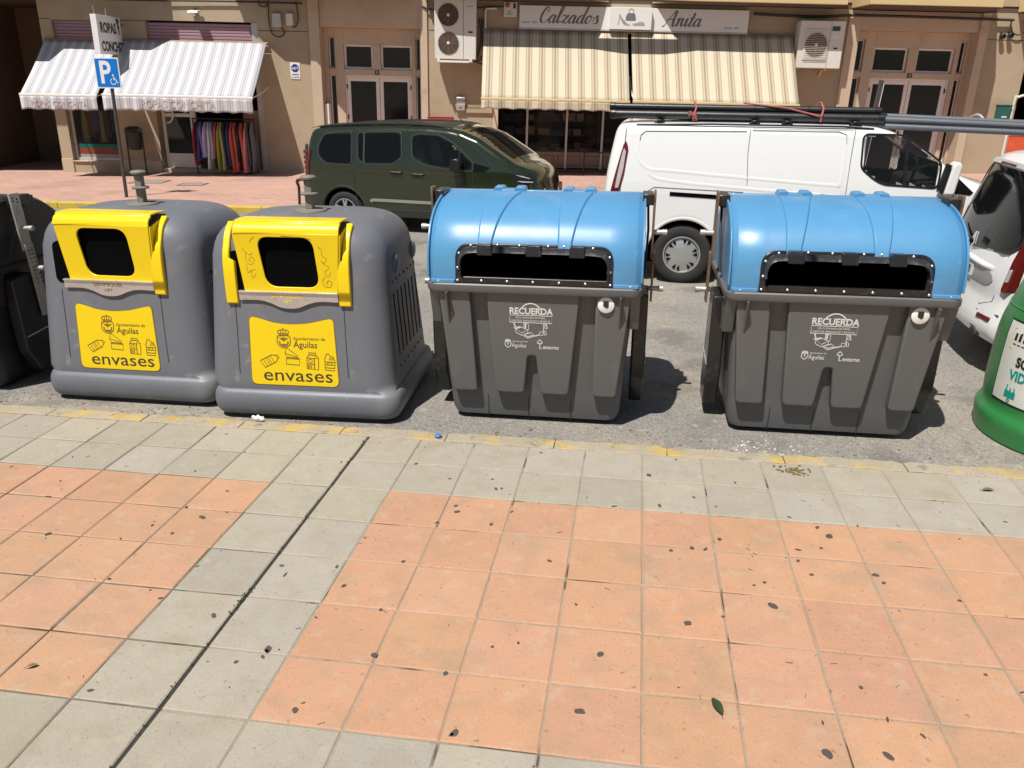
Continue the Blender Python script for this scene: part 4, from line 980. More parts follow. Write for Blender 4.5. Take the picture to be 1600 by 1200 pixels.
# tall tail lamp wrapping the corner
lamp = [(-.905, .98), (-.80, .98), (-.745, 1.25), (-.735, 1.52), (-.79, 1.60), (-.82, 1.55)]
lo = patch(rpoly(lamp, .02, 3), lambda u, v: (lambda p: (van_x(p[0], vwh(u, v), v), p[1], p[2]))(N_(.012)(u, v)), 14, 12).build('tail_lamp', 'lamp_red', van)
patch([(-.845, 1.08), (-.80, 1.08), (-.765, 1.30), (-.765, 1.48), (-.80, 1.52), (-.815, 1.45)], lambda u, v: (lambda p: (van_x(p[0], vwh(u, v), v), p[1], p[2]))(N_(.016)(u, v)), 10, 8).build('lamp_lens', 'lamp_clear', lo)
MB().prism(rpoly([(2.60, 1.12), (2.70, 1.12), (2.735, 1.42), (2.69, 1.46), (2.645, 1.42)], .03), lambda u, v, d: (u + d * .08, -.04 - d, v), 0, .16).build('wing_mirror', 'paint_white', van, bevel=.02)
MB().prism(rpoly([(2.57, 1.14), (2.60, 1.12), (2.645, 1.42), (2.62, 1.43)], .01), lambda u, v, d: (u, -.045 - d, v), 0, .14).build('mirror_glass', 'trim_black', van, smooth=0)
for xx in (-.35, .68, 1.02, 1.72):
    MB().prism(rpoly([(xx - .07, 1.76), (xx + .07, 1.76), (xx + .05, 1.805), (xx - .05, 1.805)], .01), lambda u, v, d: (u, .16 + d, v), 0, .08).build('rack_foot', 'trim_black', van, bevel=.006)
    MB().box(xx - .03, xx + .03, .14, 1.78, 1.805, 1.822).build('rack_bar', 'trim_black', van, bevel=.006)
MB().tube([(-.60, .12, 1.765), (.2, .10, 1.78), (1.6, .10, 1.77), (1.9, .12, 1.75)], .010).build('gutter_strip', 'trim_black', van)
# cab interior
MB().box(1.4, 1.47, .20, 1.72, .4, 1.66).build('bulkhead', 'trim_matt', van)
for yy in (.30, 1.05): MB().prism(rpoly([(1.60, .75), (2.05, .75), (2.05, .90), (1.80, .92), (1.70, 1.55), (1.58, 1.55)], .04), lambda u, v, d: (u, yy + d, v), 0, .5).build('seat', 'trim_matt', van, bevel=.03)
MB().prism([(2.45, .9), (2.95, .9), (2.9, 1.20), (2.5, 1.17)], lambda u, v, d: (u, .15 + d, v), 0, 1.62).build('dashboard', 'trim_matt', van, bevel=.03)
MB().tube([(2.40 + .05 * math.sin(a), .50 + .18 * math.cos(a), 1.25 + .18 * math.sin(a)) for a in np.linspace(0, 2 * PI, 25)], .014).build('steering_wheel', 'trim_black', van)

# roof load: each tube and pipe is a thing lying on the rack
VM = Matrix.Translation((2.15, 4.95, -.1)) @ Matrix.Rotation(math.radians(-4), 4, 'Z')
def vw(x, y, z): return VM @ Vector((x, y, z))
def tube_thing(name, p0, p1, r, mat, label, cat, group, ends=True):
    c = (vw(*p0) + vw(*p1)) / 2; t = thing(name, c, 0, label, cat, group)
    a, b = vw(*p0) - c, vw(*p1) - c
    MB().cyl(a, b, r, n=20).build('casing' if ends else 'pipe_wall', mat, t, bevel=.004)
    d = (b - a).normalized()
    if ends:
        for q, s in ((a, -1), (b, 1)): MB().cyl(q - d * .03 * s, q + d * .035 * s, r * 1.14, n=20).build('end_cap', 'trim_black', t, bevel=.008)
        for k in (.18, .36, .55, .75): MB().cyl(a.lerp(b, k) - d * .012, a.lerp(b, k) + d * .012, r * 1.07, n=20).build('joint_ring', 'trim_black', t)
    return t
tube_thing('black_tube', (-.88, .30, 1.872), (1.99, .30, 1.845), .048, 'tube_black', 'lower black tube nearest the camera on the white van roof rack', 'tube', 'black tubes on the van roof')
tube_thing('black_tube', (-.82, .42, 1.872), (2.03, .42, 1.845), .048, 'tube_black', 'black tube lying behind the nearest one on the van roof rack', 'tube', 'black tubes on the van roof')
tube_thing('black_tube', (-.90, .36, 1.952), (1.96, .36, 1.922), .038, 'tube_black', 'black tube resting on top of the two others on the van roof', 'tube', 'black tubes on the van roof')
for k, (yy, zz) in enumerate(((.56, 1.855), (.64, 1.89), (.56, 1.925), (.72, 1.855), (.65, 1.955), (.73, 1.925))):
    tube_thing('grey_pipe', (-.7 + .1 * k, yy, zz), (4.1 + .08 * k, yy - .42, zz - .15 - .006 * k), .031, 'pipe_grey', 'grey plastic pipe of the bundle projecting over the van bonnet', 'pipe', 'grey pipes on the van roof', False)
def strap(x, col, name, label, y0=.19, y1=.86, zt_=1.98):
    c = vw(x, .4, 2.0); t = thing(name, c, 0, label, 'strap')
    pts = [vw(x, y0 + .05, 1.81) - c, vw(x, y0 + .03, 1.87) - c, vw(x + .02, y0 + .09, 1.945) - c, vw(x, .37, zt_ + .025) - c, vw(x, .6, 1.995) - c, vw(x - .02, y1, 1.93) - c, vw(x, y1, 1.83) - c]
    o = MB().tube(pts, .011, 8).build('band', col, t)
    return t, c
t_, c_ = strap(.02, 'rope_red', 'red_rope', 'faded red rope knotted around the black tubes above the rear wheel of the van')
for k in range(5): MB().tube([vw(.02 + random.uniform(-.05, .05), .23, 1.86) - c_, vw(.02 + random.uniform(-.06, .06), .22, 1.81 + .025 * k) - c_, vw(.03 - .02 * k, .225, 1.89) - c_], .008, 6).build('knot_end', 'rope_red', t_)
t_, c_ = strap(1.37, 'rope_red', 'red_strap', 'faded red strap round the tubes near the front of the van roof')
MB().tube([vw(.55, .36, 1.995) - c_, vw(1.0, .30, 1.95) - c_, vw(1.35, .23, 1.87) - c_], .009, 6).build('loose_tail', 'rope_red', t_)
c_ = vw(2.95, .53, 1.80); t_ = thing('clear_tape', c_, 0, 'clear tape wrapped round the grey pipes beyond the van windscreen', 'tape')
MB().tube([vw(2.95 + .01 * k, .545 + .15 * math.cos(a), 1.80 + .09 * math.sin(a)) - c_ for k, a in enumerate(np.linspace(0, 2 * PI, 20))], .012, 6).build('band', 'strap_clear', t_)

# dark green people carrier
g_front = [(1.18, 1.44), (1.3, 1.465), (1.60, 1.455), (1.85, 1.335), (2.14, 1.085), (2.14, .985), (1.73, 1.015), (1.40, 1.06), (1.21, 1.15)]
def car_wh(x, z):
    w_ = .86 - .13 * max(0, (z - .95) / .7) ** 1.3 - .03 * max(0, (.45 - z) / .3)
    if x > 2.3: w_ -= .15 * min(1, (x - 2.3) / 1.0) ** 2.2
    if x < -.5: w_ -= .05 * ((-.5 - x) / .22) ** 2
    return w_
def car_x(x, y, z):
    k = max(0, 1 - (x + .72) / .45); f = max(0, (x - 2.7) / .57)
    return x + k * (.17 * max(0, (z - .85) / .8) ** 1.3 + .05 * (abs(y) / .86) ** 3) - f * .20 * (abs(y) / .86) ** 2.2
g, gsd, gwh, gyc, gzt, gxs = vehicle(dict(name='people_carrier', loc=(-2.95, 7.85, -.1), rz=math.radians(-8), label='dark green people carrier parked across the street, nose to the right', cat='car', paint='paint_green',
    zt_x=[-.72, -.6, -.3, .2, .8, 1.4, 1.75, 1.95, 2.2, 2.72, 2.80, 2.92, 3.05, 3.14, 3.19, 3.22], zt_z=[1.50, 1.53, 1.555, 1.58, 1.595, 1.59, 1.565, 1.53, 1.44, 1.12, 1.08, 1.045, .985, .91, .80, .66],
    zb=lambda x: .25 if -.4 < x < 2.9 else .30, wheels=[0., 2.56], wr=.30, ra=.37, wh=car_wh, yc=.86, x0=-.72, x1=3.22, r=.13, crown=.03, xmap=car_x, wheel_style='spoke',
    cuts=[rpoly(g_front, .04)], wscut=(1.98, 2.70, .60)))
N_ = gsd(-1)
for P in ([(-.38, 1.27), (-.29, 1.44), (.16, 1.485), (.16, 1.03), (-.26, 1.04), (-.38, 1.15)], [(.40, 1.48), (.98, 1.485), (1.0, 1.15), (.86, 1.06), (.42, 1.05), (.40, 1.08)], [(.29, 1.47), (.37, 1.475), (.37, 1.055), (.30, 1.12)]):
    window(g, N_, P, MT['auto_glass'], fw=.018, chrome=True)
window(g, N_, g_front, MT['cab_glass'], fw=.018, chrome=True); window(g, gsd(1), g_front, MT['cab_glass'], fw=.018)
seam(g, N_, [(1.93, 1.27), (1.95, 1.02)], .03, 'trim_black', 'window_divider', .006)
patch([(2.17, 1.085), (2.42, 1.03), (2.35, .975), (2.17, .97)], lambda u, v: N_(.006)(u, v), 10, 4).build('quarter_window', 'auto_glass', g)
MB().grid(16, 10, lambda a, b: (1.92 + .86 * a, gyc + (b - .5) * 1.26, gzt(1.92 + .86 * a) + .029 * (1 - abs(b * 2 - 1) ** 2) + .006)).build('windscreen', MT['shop_glass'], g)
for pts in ([(.205, 1.56), (.20, .95), (.24, .5), (.42, .28)], [(1.09, 1.58), (1.08, .3)], [(2.15, .96), (2.16, .7), (2.1, .3)], [(-.60, .90), (.20, .89)], [(1.75, 1.585), (2.16, 1.33), (2.45, 1.06)]): seam(g, N_, pts, .007)
seam(g, N_, [(2.36, .965), (2.6, .98), (2.82, .95)], .006)
for hx, hz in ((.92, .915), (1.28, .895)):
    hd = MB().prism(rpoly([(hx - .10, hz - .02), (hx + .10, hz - .025), (hx + .10, hz + .018), (hx - .10, hz + .022)], .015), N_(0), -.004, .028).build('door_handle', 'trim_black', g, bevel=.008)
    MB().prism(rpoly([(hx - .07, hz + .012), (hx + .08, hz + .008), (hx + .08, hz + .018), (hx - .07, hz + .022)], .004), N_(.03), 0, .003).build('handle_trim', 'chrome', hd, smooth=0)
    MB().prism(circ(hx - .01, hz - .004, .05, 16, .036), N_(0), -.002, .004).build('handle_cup', 'trim_black', hd, smooth=0)
seam(g, N_, [(.47, .47), (.52, .495), (1.5, .485), (2.05, .46)], .046, 'chrome', 'side_trim', .012)
MB().prism([(.40, .24), (2.15, .24), (2.12, .36), (.42, .36)], N_(0), -.01, .015).build('sill_cladding', 'trim_matt', g, smooth=0, bevel=.006)
mb = MB(); a_ = [(.385 * math.cos(a), .30 + .385 * math.sin(a)) for a in np.linspace(.0, PI, 24)]; L_, R_ = ribbon(a_, .05)
for xw in (0., 2.56): MB().loft([[(lambda p: (p[0], p[1], p[2]))(N_(-.004)(L_[i][0] + xw, L_[i][1])), N_(.012)((L_[i][0] + R_[i][0]) / 2 + xw, (L_[i][1] + R_[i][1]) / 2), N_(-.004)(R_[i][0] + xw, R_[i][1])] for i in range(len(a_))], False, False, closed=False).build('arch_cladding', 'trim_matt', g, smooth=80)
cx = lambda f: (lambda u, v: (lambda p: (car_x(p[0], gwh(u, v), v), p[1], p[2]))(f(u, v)))
patch(rpoly([(-.70, .74), (-.63, .72), (-.60, 1.22), (-.655, 1.25)], .02, 3), cx(N_(.014)), 8, 12).build('tail_lamp', 'lamp_red', g)
hl = patch(rpoly([(2.80, .955), (2.98, .935), (3.18, .885), (3.20, .81), (2.94, .82), (2.83, .87)], .015, 3), cx(N_(.010)), 14, 6).build('headlamp', 'trim_black', g)
patch([(2.88, .85), (2.98, .832), (3.18, .828), (3.18, .84), (2.98, .848)], cx(N_(.014)), 10, 3).build('daytime_lamp', 'lamp_white', hl); patch([(2.85, .94), (3.0, .92), (3.13, .89), (3.13, .882), (2.98, .908)], cx(N_(.014)), 10, 3).build('daytime_lamp', 'lamp_white', hl)
MB().prism(rpoly([(1.83, 1.0), (2.0, .99), (2.01, 1.12), (1.95, 1.165), (1.86, 1.15)], .03), lambda u, v, d: (u + .1 * d, -.02 - d, v), 0, .17).build('wing_mirror', 'trim_black', g, bevel=.02)
for s in (-1, 1):
    yy = gyc + s * .66
    MB().tube(catmull([(-.42, yy, 1.54), (-.30, yy, 1.565), (.3, yy, 1.60), (1.0, yy, 1.612), (1.55, yy, 1.59), (1.78, yy, 1.55)], 5), .019, 8).build('roof_rail', 'trim_black', g)
MB().grid(20, 8, lambda a, b: (-.62 + 2.35 * a, gyc + (b - .5) * 1.24, gzt(-.62 + 2.35 * a) + .030 * (1 - abs(b * 2 - 1) ** 2) + .004)).build('roof_skin', 'trim_black', g)
MB().tube([(1.80, gyc - .1, 1.58), (1.60, gyc - .1, 1.77)], [.008, .003]).build('aerial', 'trim_black', g)
MB().box(3.10, 3.205, gyc - .5, gyc + .5, .44, .72).build('grille', 'trim_black', g, bevel=.02)
MB().box(3.05, 3.20, gyc - .6, gyc + .6, .28, .43).build('front_bumper_insert', 'trim_matt', g, bevel=.02)
for yy in (.22, .92): MB().prism(rpoly([(1.0, .55), (1.45, .55), (1.45, .68), (1.22, .70), (1.10, 1.25), (1.0, 1.42), (.93, 1.40), (.98, 1.2)], .04), lambda u, v, d: (u, yy + d, v), 0, .48).build('seat', 'seat_blue', g, bevel=.03)
MB().prism([(2.0, .6), (2.5, .6), (2.5, 1.0), (2.08, .98)], lambda u, v, d: (u, .12 + d, v), 0, 1.48).build('dashboard', 'trim_matt', g, bevel=.03)
MB().tube([(1.92 + .05 * math.sin(a), .46 + .17 * math.cos(a), 1.02 + .17 * math.sin(a)) for a in np.linspace(0, 2 * PI, 25)], .013).build('steering_wheel', 'trim_black', g)

# white hatch van seen from behind at the right
def hv_wh(x, z):
    w_ = .84 - .13 * max(0, (z - .9) / .7) ** 1.3 - .03 * max(0, (.4 - z) / .25)
    if x > 2.9: w_ -= .22 * min(1, (x - 2.9) / 1.1) ** 2.2
    return w_
def hv_x(x, y, z):
    k = max(0, 1 - x / .5)
    return x + k * (.24 * max(0, (z - .72) / .9) ** 1.35 + .10 * (abs(y) / .84) ** 3.2 - .05 * max(0, 1 - abs(z - .40) / .22))
h, hsd, hwh, hyc, hzt, hxs = vehicle(dict(name='hatch_van', loc=(4.35, 2.02, -.1), rz=math.radians(-5), label='white small van seen from behind with a dark rear window, at the right edge', cat='van', paint='paint_white',
    zt_x=[0, .1, .3, .9, 1.8, 2.3, 2.9, 3.05, 3.6, 3.95, 4.05], zt_z=[1.60, 1.63, 1.655, 1.685, 1.67, 1.60, 1.12, 1.06, .95, .78, .6],
    zb=lambda x: .27, wheels=[.68, 3.2], wr=.31, ra=.37, wh=hv_wh, yc=.84, x0=0., x1=4.05, r=.10, crown=.03, xmap=hv_x, wheel_style='spoke', n=80))
HR = lambda off: (lambda u, v, d=0.: (hv_x(0, abs(u - hyc), v) - off - d, 2 * hyc - u, v))      # u runs left to right as seen from behind
# mirrored so that u = 0 is the left edge seen from behind
rw = rpoly([(.05, 1.06), (.18, 1.50), (.30, 1.555), (1.38, 1.555), (1.50, 1.50), (1.63, 1.06), (1.52, .985), (.9, .94), (.18, .985)], .05, 4)
ro = patch(rw, lambda u, v: HR(.008)(u, v), 28, 10).build('rear_window', 'auto_glass', h)
MB().frame(grow(rw, .016), rw, HR(0), -.02, .012).build('window_seal', 'trim_black', ro, smooth=30)
MB().tube([HR(.03)(.84, .955), HR(.035)(.66, .985), HR(.03)(.42, 1.05)], [.016, .011, .006]).build('rear_wiper', 'trim_black', h)
MB().prism(rpoly([(.36, 1.575), (1.32, 1.575), (1.28, 1.615), (.40, 1.615)], .02), HR(0), -.02, .05).build('roof_spoiler', 'paint_white', h, bevel=.012)
MB().prism([(.66, 1.582), (1.02, 1.582), (1.02, 1.60), (.66, 1.60)], HR(.05), 0, .006).build('brake_lamp', 'lamp_red', h, smooth=0)
rec = rpoly([(.28, .70), (1.40, .70), (1.50, .745), (1.40, .815), (.28, .815), (.18, .76)], .05)
rc = patch(rec, lambda u, v: HR(.004)(u, v), 28, 6).build('plate_recess', 'plate_shadow', h)
MB().grid(30, 6, lambda a, b: (lambda u: HR(.026 * math.sin(PI * b) ** .6 * min(1, 8 * min(a, 1 - a)) - .002)(u, .812 + .05 * b))(.24 + 1.2 * a)).build('plate_strip', 'paint_white', h, smooth=60)
pl = MB().prism(rpoly([(.60, .705), (1.08, .705), (1.08, .805), (.60, .805)], .01), HR(.004), 0, .008).build('number_plate', 'plate_white', h, smooth=0)
text('1744 MSB', lambda u, v, d: HR(.0125)(.85 + u, .722 + v, d), .092, 'label_black', pl, sx=.95, bold=.001)
MB().prism([(.60, .705), (.635, .705), (.635, .805), (.60, .805)], HR(.0122), 0, .001).build('plate_band', 'sign_blue', pl, smooth=0)
text('KANGOO', lambda u, v, d: HR(.031)(.84 + u, .822 + v, d), .036, 'chrome', h, sx=1.5, spacing=1.6)
rh = [(.84, .975), (.875, .905), (.84, .835), (.805, .905)]; rh = [((u - .84) * 1.5 + .84, (v - .905) * 1.35 + .94) for u, v in rh]
MB().frame(grow(rh, .008), [(u * .5 + .42, (v - .935) * .5 + .935) for u, v in rh], HR(0), -.01, .022).build('emblem', 'chrome', h, smooth=0, bevel=.003)
for s, (a, b) in ((-1, (.01, .085)), (1, (1.615, 1.678))):
    lo = MB().prism(rpoly([(a, .70), (b, .70), (b - .01 * s, .95), (b - .03 * s, 1.15), (a, 1.15)] if s < 0 else [(a, .70), (b, .70), (b, 1.15), (a + .03, 1.15), (a + .01, .95)], .02, 3), HR(0), -.10, .014).build('tail_lamp', 'lamp_red', h, smooth=30)
    MB().prism(rpoly([(a + .02, .78), (b - .02, .78), (b - .02, .88), (a + .02, .88)], .01, 3), HR(.014), -.005, .004).build('lamp_lens', 'lamp_clear', lo, smooth=0)
MB().prism(rpoly([(.20, .30), (1.48, .30), (1.44, .37), (.24, .37)], .03), HR(0), -.02, .012).build('bumper_insert', 'trim_matt', h, smooth=0)
for a in (.08, 1.42): MB().prism(rpoly([(a, .45), (a + .18, .45), (a + .18, .485), (a, .485)], .01), HR(0), -.02, .007).build('reflector', 'lamp_red', h, smooth=0)
for pts in ([(.14, .98), (.15, .60), (.30, .545), (1.38, .545), (1.53, .60), (1.54, .98)], [(.02, .52), (.3, .50), (1.38, .50), (1.66, .52)]):
    mb = MB(); stroke(mb, pts, .006, HR(.0), -.006, .0015); mb.build('panel_gap', 'bin_seam', h, smooth=0)
MB().prism(rpoly([(.74, .62), (.94, .62), (.92, .655), (.76, .655)], .01), HR(0), -.01, .006).build('tailgate_grip', 'trim_black', h, smooth=0)

# ------------------------------------------------------------------ the apartment house across the street
TH, RO = math.radians(8.5), math.radians(1.2)
e1 = Vector((math.cos(TH), math.sin(TH), 0)); zz_ = Vector((0, 0, 1))
FX = e1 * math.cos(RO) - zz_ * math.sin(RO); FZ = zz_ * math.cos(RO) + e1 * math.sin(RO); FY = Vector((-math.sin(TH), math.cos(TH), 0))
FM = Matrix((FX, FY, FZ)).transposed().to_4x4(); FM.translation = (-12.46, 14.12, 0)
def fm(s, y, h_): return FM @ Matrix.Translation((s, y, h_))
def fthing(name, s, y, h_, label, cat, group=None): return thing(name, label=label, cat=cat, group=group, mat=fm(s, y, h_))
B = thing('apartment_building', mat=FM, label='ochre plastered apartment building with shops at street level across the road', cat='building')
wb = MB()
for (a, b, c, d) in ((.05, .32, -1, 4.08), (.32, 1.5, 3.46, 4.08), (.32, 1.5, -1, .28), (1.5, 2.5, -1, 4.08), (2.5, 5.1, 3.5, 4.08), (5.1, 6.30, -1, 4.08), (9.07, 10.6, -1, 4.08), (10.6, 17.5, 3.47, 4.08), (17.5, 18.83, -1, 4.08), (22.11, 23.15, -1, 4.08), (23.15, 26.5, 3.2, 4.08), (26.5, 34, -1, 4.08), (.05, 34, 4.22, 7.2)):
    wb.box(a, b, 0, .3, c, d)
wb.build('facade_wall', 'plaster', B, smooth=0)
MB().box(.05, 34, 0.02, 9, 4.085, 4.215).build('floor_slab', 'shaded_soffit', B, smooth=0)
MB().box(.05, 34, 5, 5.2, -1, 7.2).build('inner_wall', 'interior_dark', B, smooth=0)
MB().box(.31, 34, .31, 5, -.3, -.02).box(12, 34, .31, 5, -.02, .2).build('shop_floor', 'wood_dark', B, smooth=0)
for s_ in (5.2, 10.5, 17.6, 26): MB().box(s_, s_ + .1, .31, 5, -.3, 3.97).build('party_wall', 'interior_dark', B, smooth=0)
# plinths and score lines
for (a, b) in ((.045, .325), (1.5, 2.48), (5.12, 6.29)): MB().box(a, b, -.03, .001, -.6, .34 if a < 5 else .17).build('plinth', 'plinth_stone', B, smooth=0, bevel=.008)
for (a, b, hh) in ((.05, .30, 3.47), (1.52, 2.5, 3.47), (5.12, 6.28, 3.32), (9.1, 9.27, 3.42), (22.13, 23.1, 3.5)): MB().box(a, b, -.004, .001, hh, hh + .02).build('score_line', 'plaster_dark', B, smooth=0)
MB().box(9.98, 10.6, -.05, .001, 1.62, 1.74).build('ledge', 'plaster', B, smooth=0, bevel=.006)
# passage on the left, in deep shade
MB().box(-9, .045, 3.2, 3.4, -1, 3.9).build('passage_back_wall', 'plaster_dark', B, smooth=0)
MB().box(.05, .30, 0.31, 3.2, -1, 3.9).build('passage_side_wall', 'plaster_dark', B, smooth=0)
MB().box(-9, .04, -1.25, 3.4, 3.9, 4.1).build('passage_ceiling', 'shaded_soffit', B, smooth=0)
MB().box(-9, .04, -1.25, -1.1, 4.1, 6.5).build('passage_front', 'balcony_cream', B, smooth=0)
MB().box(-6.5, -2.3, -.3, 3.2, -1, 3.9).build('passage_light_block', 'plaster_dark', B, smooth=0)  # unseen pier, added to block light coming in from the left
# balconies (plan outlines in metres along and out of the wall)
BALC = [[(-.6, .05), (-.6, .90), (2.3, .90), (2.85, .45), (2.95, 0), (.06, 0)],
        [(4.62, 0), (4.62, .3), (5.25, .64), (6.0, .68), (6.5, 1.08), (7.7, 1.08), (8.75, .34), (8.8, 0)],
        [(9.02, 0), (9.02, .24), (9.3, .80), (10, .82), (12.6, .82), (13.3, .93), (14.2, .93), (15.0, .82), (18.45, .82), (18.5, 0), (14.25, 0), (14.25, .1), (14.55, .40), (14.7, .6), (12.75, .6), (12.9, .40), (13.25, .1), (13.25, 0)],  # joined front and notch shaped to shade the awnings and light the sign
        [(18.85, 0), (18.85, 1.08), (21.75, 1.08), (21.9, .5), (22.0, 0)],
        [(22.7, 0), (22.8, .75), (23.4, .9), (27, .9), (27, 0)]]
for P in BALC:
    o = MB().prism(P, lambda u, v, d: (u, -v - .001, 4.1 + d), 0, .16).build('balcony', 'balcony_cream', B, smooth=0, bevel=.01)
    MB().prism([(u + (.03 if k < 2 else -.03), v - (.04 if v > .05 else 0)) for k, (u, v) in enumerate(P)], lambda u, v, d: (u, -v - .002, 4.085 + d), 0, .016).build('balcony_soffit', 'shaded_soffit', o, smooth=0)
    QS = [P] if P[0][0] != 9.02 else [[(9.02, 0), (9.02, .24), (9.3, .80), (10, .82), (12.4, .82), (12.4, 0)], [(15.1, 0), (15.1, .82), (18.45, .82), (18.5, 0)]]  # no parapet above the notch, so that sun reaches the sign
    for Q in QS: MB().prism(Q, lambda u, v, d: (u, -v - .001, 4.26 + d), 0, .85).build('parapet', 'balcony_cream', o, smooth=0)
# roller shutters
for (a, b, h0) in ((.33, 1.49, 2.2), (2.51, 5.09, 2.9)):
    mb = MB(); k = h0
    while k < 3.44: mb.prism([(.10, k), (.085, k + .015), (.085, k + .055), (.10, k + .068), (.13, k + .068), (.13, k)], lambda u, v, d: (a + d, u, v), 0, b - a); k += .07
    mb.build('roller_shutter', 'shutter_pink', B, smooth=0)
MB().box(4.95, 5.095, .05, .3, -.1, 3.49).build('shop_jamb', 'alu', B, smooth=0)

# street doors with marble surrounds
def entrance(S0, k, dh, number):
    f = lambda s: S0 + (s - 6.31) * k
    sur = MB(); bx = lambda a, b, y0, y1, c, d: sur.box(f(a), f(b), y0, y1, c + dh if c > -.5 else -1, d + dh)
    top = 4.07 - dh
    bx(6.31, 6.55, -.045, .44, -1, top); bx(8.90, 9.065, -.045, .44, -1, top)          # pilasters
    bx(6.551, 8.899, .03, .44, 3.45, top)                                                # fascia above
    bx(6.551, 6.66, .32, .44, -1, 3.449); bx(6.82, 7.02, .32, .44, -1, 3.449); bx(8.65, 8.74, .32, .44, -1, 3.449); bx(8.86, 8.899, .32, .44, -1, 3.449)
    bx(6.661, 6.819, .32, .44, 3.26, 3.449); bx(6.661, 6.819, .32, .44, 2.42, 2.55); bx(8.741, 8.859, .32, .44, 3.26, 3.449); bx(8.741, 8.859, .32, .44, 2.42, 2.55)
    bx(7.021, 8.649, .32, .44, 3.10, 3.449); bx(7.021, 8.649, .32, .44, 2.41, 2.545); bx(7.72, 7.90, .32, .44, 2.546, 3.099)
    o = sur.build('door_surround', 'marble', B, smooth=0, bevel=.006)
    def win(a, b, c, d, nm, fw=.05):
        a, b, c, d = f(a), f(b), c + dh, d + dh
        fr = MB().frame([(a, c), (b, c), (b, d), (a, d)], [(a + fw, c + fw), (b - fw, c + fw), (b - fw, d - fw), (a + fw, d - fw)], XZ(.40), 0, .05).build(nm, 'frame_white', B, smooth=0, bevel=.006)
        MB().box(a + fw * .9, b - fw * .9, .425, .435, c + fw * .9, d - fw * .9).build('pane', MT['pane_dark'], fr, smooth=0)
        return fr
    win(7.022, 7.718, 2.547, 3.098, 'transom_window'); win(7.902, 8.648, 2.547, 3.098, 'transom_window')
    win(6.662, 6.818, 2.552, 3.258, 'side_light', .03); win(8.742, 8.858, 2.552, 3.258, 'side_light', .025)
    win(6.662, 6.818, -.0, 2.418, 'side_light', .03); win(8.742, 8.858, -.0, 2.418, 'side_light', .025)
    for (a, b) in ((7.06, 7.845), (7.855, 8.61)):
        dr = win(a, b, .06, 2.36, 'door_leaf', .085)
        if a < 7.5: MB().box(f(b) - .06, f(b) - .03, .36, .40, 1.05 + dh, 1.20 + dh).build('door_handle', 'iron', dr, bevel=.006)
        for hh in (.4, 1.4, 2.1): MB().box(f(a if a < 7.5 else b) - .018, f(a if a < 7.5 else b) + .018, .385, .40, hh + dh, hh + .10 + dh).build('door_hinge', 'iron', dr)
    for q in ((7.021, 7.058, -.5, 2.409), (8.612, 8.649, -.5, 2.409)): MB().box(f(q[0]), f(q[1]), .385, .44, q[2], q[3] + dh).build('door_frame', 'frame_white', B, smooth=0)
    MB().box(f(7.059), f(8.611), .385, .44, 2.362 + dh, 2.409 + dh).build('door_frame', 'frame_white', B, smooth=0)
    MB().box(f(6.56), f(8.89), .10, .44, -.6, dh - .02).build('door_step', 'marble_light', B, smooth=0)
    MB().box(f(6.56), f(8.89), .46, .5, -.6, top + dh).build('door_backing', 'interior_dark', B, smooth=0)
    nb = MB().box(f(7.76), f(7.86), .31, .321, 2.43 + dh, 2.53 + dh).build('house_number', 'pole_grey', B, smooth=0)
    text(number, lambda u, v, d: (f(7.81) + u, .3085 - d, 2.45 + dh + v), .085, 'sign_white', nb)
entrance(6.31, 1.0, 0, '9'); entrance(18.83, 1.188, .21, '7')
ip = MB().box(6.56, 6.66, .06, .30, 1.25, 1.75).build('intercom', 'frame_white', B, smooth=0, bevel=.01)

# left shop
def fpart(nm, mat, a, b, y0, y1, c, d, bev=.004, par=None): return MB().box(a, b, y0, y1, c, d).build(nm, mat, par or B, smooth=0, bevel=bev)
sw = MB().frame([(.33, .29), (1.49, .29), (1.49, 2.19), (.33, 2.19)], [(.40, .36), (1.42, .36), (1.42, 2.12), (.40, 2.12)], XZ(.13), 0, .06).build('display_window', 'alu', B, smooth=0, bevel=.006)
fpart('pane', MT['shop_glass'], .395, 1.425, .155, .165, .355, 2.125, 0, sw)
fpart('window_sill', 'plinth_stone', .33, 1.52, -.04, .30, .27, .295)
fpart('display_band', 'frame_white', .41, 1.41, .17, .18, .36, .44, 0, sw)
fpart('display_poster', 'poster_red', .41, 1.41, .17, .182, .442, .58, 0, sw); fpart('display_poster', 'label_green', .41, 1.41, .17, .184, .582, .68, 0, sw)
dl = MB().frame([(2.52, .16), (3.30, .16), (3.30, 2.4), (2.52, 2.4)], [(2.60, .50), (3.21, .50), (3.21, 2.3), (2.60, 2.3)], XZ(.24), 0, .05).build('shop_door', 'frame_white', B, smooth=0, bevel=.008)
fpart('pane', MT['shop_glass'], 2.59, 3.22, .262, .27, .49, 2.31, 0, dl); fpart('door_rail', 'frame_white', 2.60, 3.21, .24, .29, 1.36, 1.44, .006, dl)
MB().tube([(2.66 + .17 * math.sin(a), .20 - .03 * math.sin(a), 1.42 + .20 * math.cos(a)) for a in np.linspace(0, PI, 18)], .022, 10).build('door_handle', 'frame_white', dl)
fpart('shop_step', 'plinth_stone', 2.5, 5.1, .02, .31, -.6, .155)
fpart('door_jamb', 'alu', 3.302, 3.36, .22, .30, .16, 2.9)
fpart('display_screen', 'cabinet_brown', 4.55, 4.93, .12, .16, .05, 1.55)

